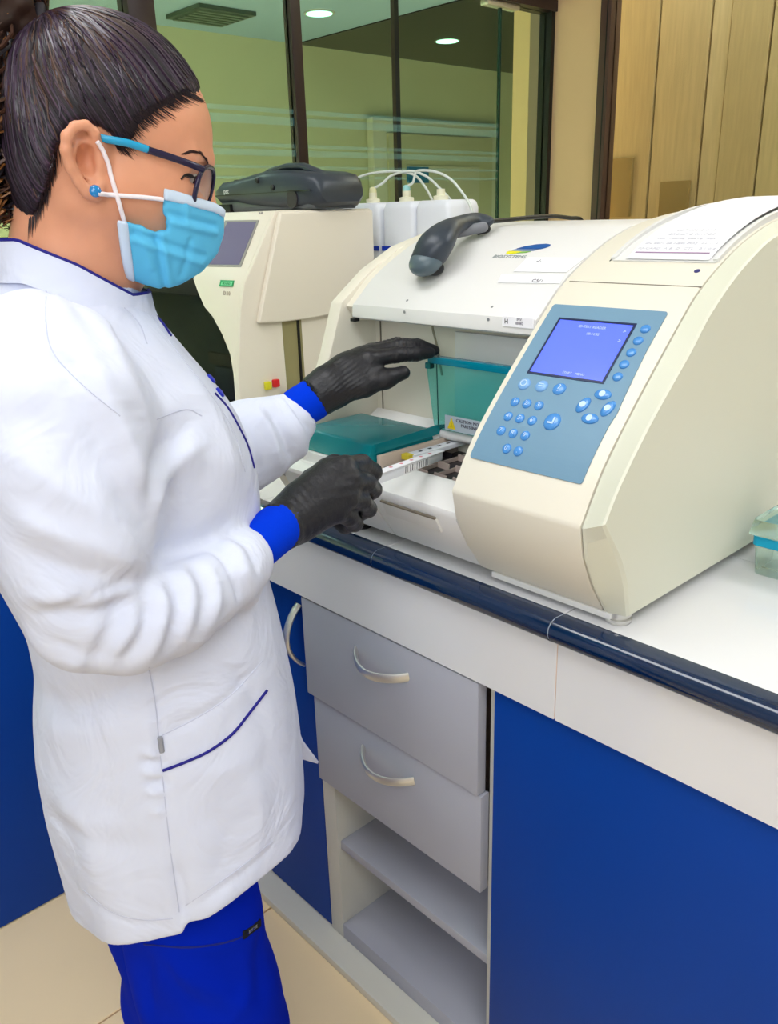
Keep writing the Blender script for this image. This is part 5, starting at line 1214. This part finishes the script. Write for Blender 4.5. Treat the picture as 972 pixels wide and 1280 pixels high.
# far (left) hand resting on the raised lid, fingers straight, thumb under
def left_hand(g):
    wr = wpt(404, 489, -.272)
    K = [wpt(462, 449, -.270), wpt(466, 441, -.288), wpt(463, 439, -.306), wpt(456, 442, -.323)]
    for k, p in enumerate(K): g.cone(wr+(p-wr)*.12, p, .022, .0125-.0006*k, .012)
    g.cone(wpt(398, 494, -.272), wpt(412, 484, -.272), .0285, .027, .01)
    g.cone(wpt(412, 484, -.273), wpt(436, 466, -.284), .027, .026, .015)
    g.cone(wpt(436, 466, -.284), wpt(452, 452, -.292), .024, .018, .015)
    tips = [[(494, 444, -.274), (520, 443, -.279), (537, 441, -.283)], [(500, 432, -.292), (526, 433, -.298), (543, 438, -.301)], [(496, 430, -.309), (522, 431, -.314), (540, 437, -.317)], [(485, 434, -.325), (504, 436, -.329), (520, 441, -.331)]]
    for k, (p, t) in enumerate(zip(K, tips)):
        P = [p]+[wpt(*q) for q in t]; R_ = [.0122, .0108, .0098, .0084]; g.chain(P, [r*(1-.05*k) for r in R_], .0035)
    g.chain([wpt(425, 487, -.262), wpt(455, 481, -.255), wpt(482, 474, -.255), wpt(504, 466, -.257)], [.020, .0155, .0118, .0098], .012)
    g.cone(wpt(440, 478, -.262), wpt(462, 462, -.268), .017, .013, .012)
    g.cone(wpt(392, 498, -.272), wpt(397, 494, -.272), .0295, .0300, .004)
    g.cone(wpt(380, 506, -.270), wpt(391, 498, -.272), .031, .0285, .001, 'sub')
def wbox(pts, m_=.05): P = np.array(pts); return P.min(0)-m_, P.max(0)+m_
lo, hi = wbox([wpt(392, 498, -.272), wpt(543, 438, -.30), wpt(504, 466, -.257), wpt(456, 442, -.323)], .04)
g, V, F, N_ = glove(left_hand, lo, hi, 'glove')
def wrinkle(V, N_, c, ax, amp, fr, rad):
    ax = np.array(ax)/np.linalg.norm(ax); t = (V-c)@ax; r = np.linalg.norm(V-c, axis=1); ph = np.sin(V@np.array([61., 47., 90.]))*1.2
    return V+N_*(amp*np.sin(t*fr+ph)*np.exp(-(r/rad)**2))[:, None]
wl = wpt(425, 478, -.27); V = wrinkle(V, N_, wl, wpt(455, 505, -.27)-wpt(425, 460, -.27), .0008, 1150, .035); V = wrinkle(V, N_, wpt(500, 437, -.29), wpt(540, 437, -.29)-wpt(500, 437, -.29), .0007, 1100, .028)
glL = quick('glove', V, F, GLOVE, person)
# near (right) hand closed on the rack strip
def wq(x, y, s_): return wpt(x, y, s_+.046)
def right_hand(g):
    A_ = wq(352, 657, .018)
    g.cone(wq(350, 658, .02), wq(372, 645, .008), .0240, .0245, .01)
    Kn = [wq(432, 583, -.018), wq(440, 601, -.004), wq(434, 623, .004), wq(420, 641, .006)]
    for k, p in enumerate(Kn): g.cone(wq(366, 648, .004), p, .0220, .0120-.0004*k, .012)
    g.cone(wq(385, 632, .0), wq(418, 606, -.012), .0225, .0175, .012)
    g.cone(wq(378, 622, -.01), wq(410, 590, -.03), .018, .016, .015)
    fing = [[(452, 580, -.036), (466, 590, -.052), (456, 601, -.062), (444, 604, -.060)], [(458, 603, -.020), (466, 612, -.040), (455, 622, -.055), (440, 618, -.058)], [(452, 626, -.010), (460, 636, -.028), (446, 644, -.044), (430, 636, -.050)], [(436, 646, -.004), (443, 654, -.020), (430, 658, -.034), (416, 648, -.040)]]
    for k, (p, t) in enumerate(zip(Kn, fing)): g.chain([p]+[wq(*q) for q in t], [r*(1-.03*k) for r in (.0114, .0108, .0104, .0094, .008)], .0035)
    g.chain([wq(392, 602, -.045), wq(418, 584, -.062), wq(444, 586, -.070), wq(462, 594, -.068)], [.016, .0125, .0108, .0088], .010)
    g.cone(wq(345, 662, .023), wq(349, 659, .021), .0255, .0258, .004)
    g.cone(wq(330, 672, .034), wq(344, 662, .023), .027, .0246, .001, 'sub')
lo, hi = wbox([wq(345, 662, .023), wq(470, 612, -.04), wq(410, 590, -.03), wq(430, 658, -.034), wq(444, 586, -.07)], .04)
g, V, F, N_ = glove(right_hand, lo, hi, 'glove')
V = wrinkle(V, N_, wq(368, 645, .03), wq(400, 625, .0)-wq(368, 645, .01), .0005, 700, .030); V = wrinkle(V, N_, wq(430, 600, .01), wq(430, 640, .01)-wq(430, 600, .01), .0004, 600, .03)
glR = quick('glove', V, F, GLOVE, person)
# the strip in her hand
a = wpt(440, 605, -.008); b = on(549, 566, 'Z', 1.035)
dv = b-a; Ls = np.linalg.norm(dv); dv /= Ls; upv = np.array([0, 0, 1.]); sdv = np.cross(dv, upv); sdv /= np.linalg.norm(sdv); upv = np.cross(sdv, dv)
sr = empty('sample_strip', tuple((a+b)/2), 'white card strip with barcode and red marks held in her gloved right hand', 'sample strip')
def sbox(name, l0, l1, s0, s1, u0, u1, m, par):
    V = [a+dv*l+sdv*s_+upv*u for l, s_, u in boxvf((l0, s0, u0), (l1, s1, u1))[0]]; return mk(name, V, boxvf((0, 0, 0), (1, 1, 1))[1], m, par, bevel=.0005)
sb = sbox('strip_body', 0, Ls, -.005, .005, -.010, .002, mat('clear_white_plastic', (226, 230, 238), .3), sr)
sbox('strip_top', -.004, Ls+.003, -.007, .007, .002, .0034, mat('strip_white', (236, 236, 242), .4), sr)
for k in range(7): sbox('red_mark', .04+k*Ls*.12, .045+k*Ls*.12, -.003, .001, .0034, .0038, mat('mark_red', (200, 70, 90), .5), sr)
sbox('barcode_label', Ls*.5, Ls*.82, .0050, .0054, -.009, .0005, PAPER, sr)
for k in range(11): sbox('barcode_bar', Ls*.5+.002+k*Ls*.028, Ls*.5+.002+k*Ls*.028+(.0012 if k % 3 else .0024), .0054, .0057, -.0085, 0, mat('bar_ink', (60, 60, 76), .6), sr)
# --- hand-held scanner lying on the hood
def hp(x, y, up):
    X_, a_ = PF.hit(x, y, 3); p = PF.pt(X_, a_, 0)
    d_ = ray(x, y); T_, N2 = PF.frame(a_); # lift towards the camera along the ray so that it keeps its pixel
    t_ = up/max(.25, -(d_@N2)/np.linalg.norm(d_)); return p-d_/np.linalg.norm(d_)*t_
scn = empty('barcode_scanner', tuple(hp(560, 320, .01)), 'dark grey hand-held barcode scanner lying on the white hood', 'scanner')
NH = PF.frame(PF.hit(560, 310, 3)[1])[1]
sf = Field(hp(560, 315, .02)-.14, hp(560, 315, .02)+.16, .0022)
S = [hp(536, 322, .026), hp(545, 304, .034), hp(556, 290, .038), hp(572, 281, .038), hp(592, 276, .034), hp(610, 277, .026)]
SC_ = catmull(S, 5); SR_ = [float(v) for v in np.interp(np.arange(len(SC_))/5, range(6), [.0265, .0285, .0215, .0165, .0155, .0100])]; sf.chain(SC_, SR_, .004, fl=(NH, 1.45)); sf.cone(hp(530, 330, .020), hp(540, 315, .026), .022, .025, .01, fl=(NH, 1.25))
Vs, Fs = sf.mesh(2); Zc = (Vs-hp(536, 322, 0))@NH
Fz = quick('scanner_shell', Vs, Fs, DGREY, scn)
sf = Field(hp(535, 325, .02)-.06, hp(535, 325, .02)+.06, .0022); sf.cone(hp(532, 328, .0245), hp(541, 311, .0320), .0262, .0262, .01, fl=(NH, 1.42)); 
Vs, Fs = sf.mesh(2); quick('scanner_head_cover', Vs, Fs, MGREY, scn)
sf = Field(hp(526, 334, .01)-.05, hp(526, 334, .01)+.05, .0022); sf.cone(hp(524, 337, .012), hp(545, 336, .012), .0115, .0125, .01, fl=(NH, 1.3))
Vs, Fs = sf.mesh(2); quick('scanner_window', Vs, Fs, DARK, scn)
sf = Field(hp(590, 288, .02)-.06, hp(590, 288, .02)+.06, .0022); sf.cone(hp(572, 290, .022), hp(604, 284, .018), .009, .008, .01)
Vs, Fs = sf.mesh(2); quick('grip_underside', Vs, Fs, mat('grip_pale_grey', (120, 122, 128), .5), scn)
sf = Field(hp(602, 288, .01)-.04, hp(602, 288, .01)+.04, .0022); sf.cone(hp(598, 289, .008), hp(608, 286, .010), .006, .007, .006)
Vs, Fs = sf.mesh(2); quick('trigger', Vs, Fs, DARK, scn)
tube('scanner_cable', catmull([hp(606, 277, .025), hp(616, 276.5, .020)]+[np.array([S[-1][0]-.03, 1.30, 1.345]), np.array([S[-1][0]-.05, 1.40, 1.30]), np.array([S[-1][0]-.05, 1.43, 1.0])], 6), .0035, DARK, scn)
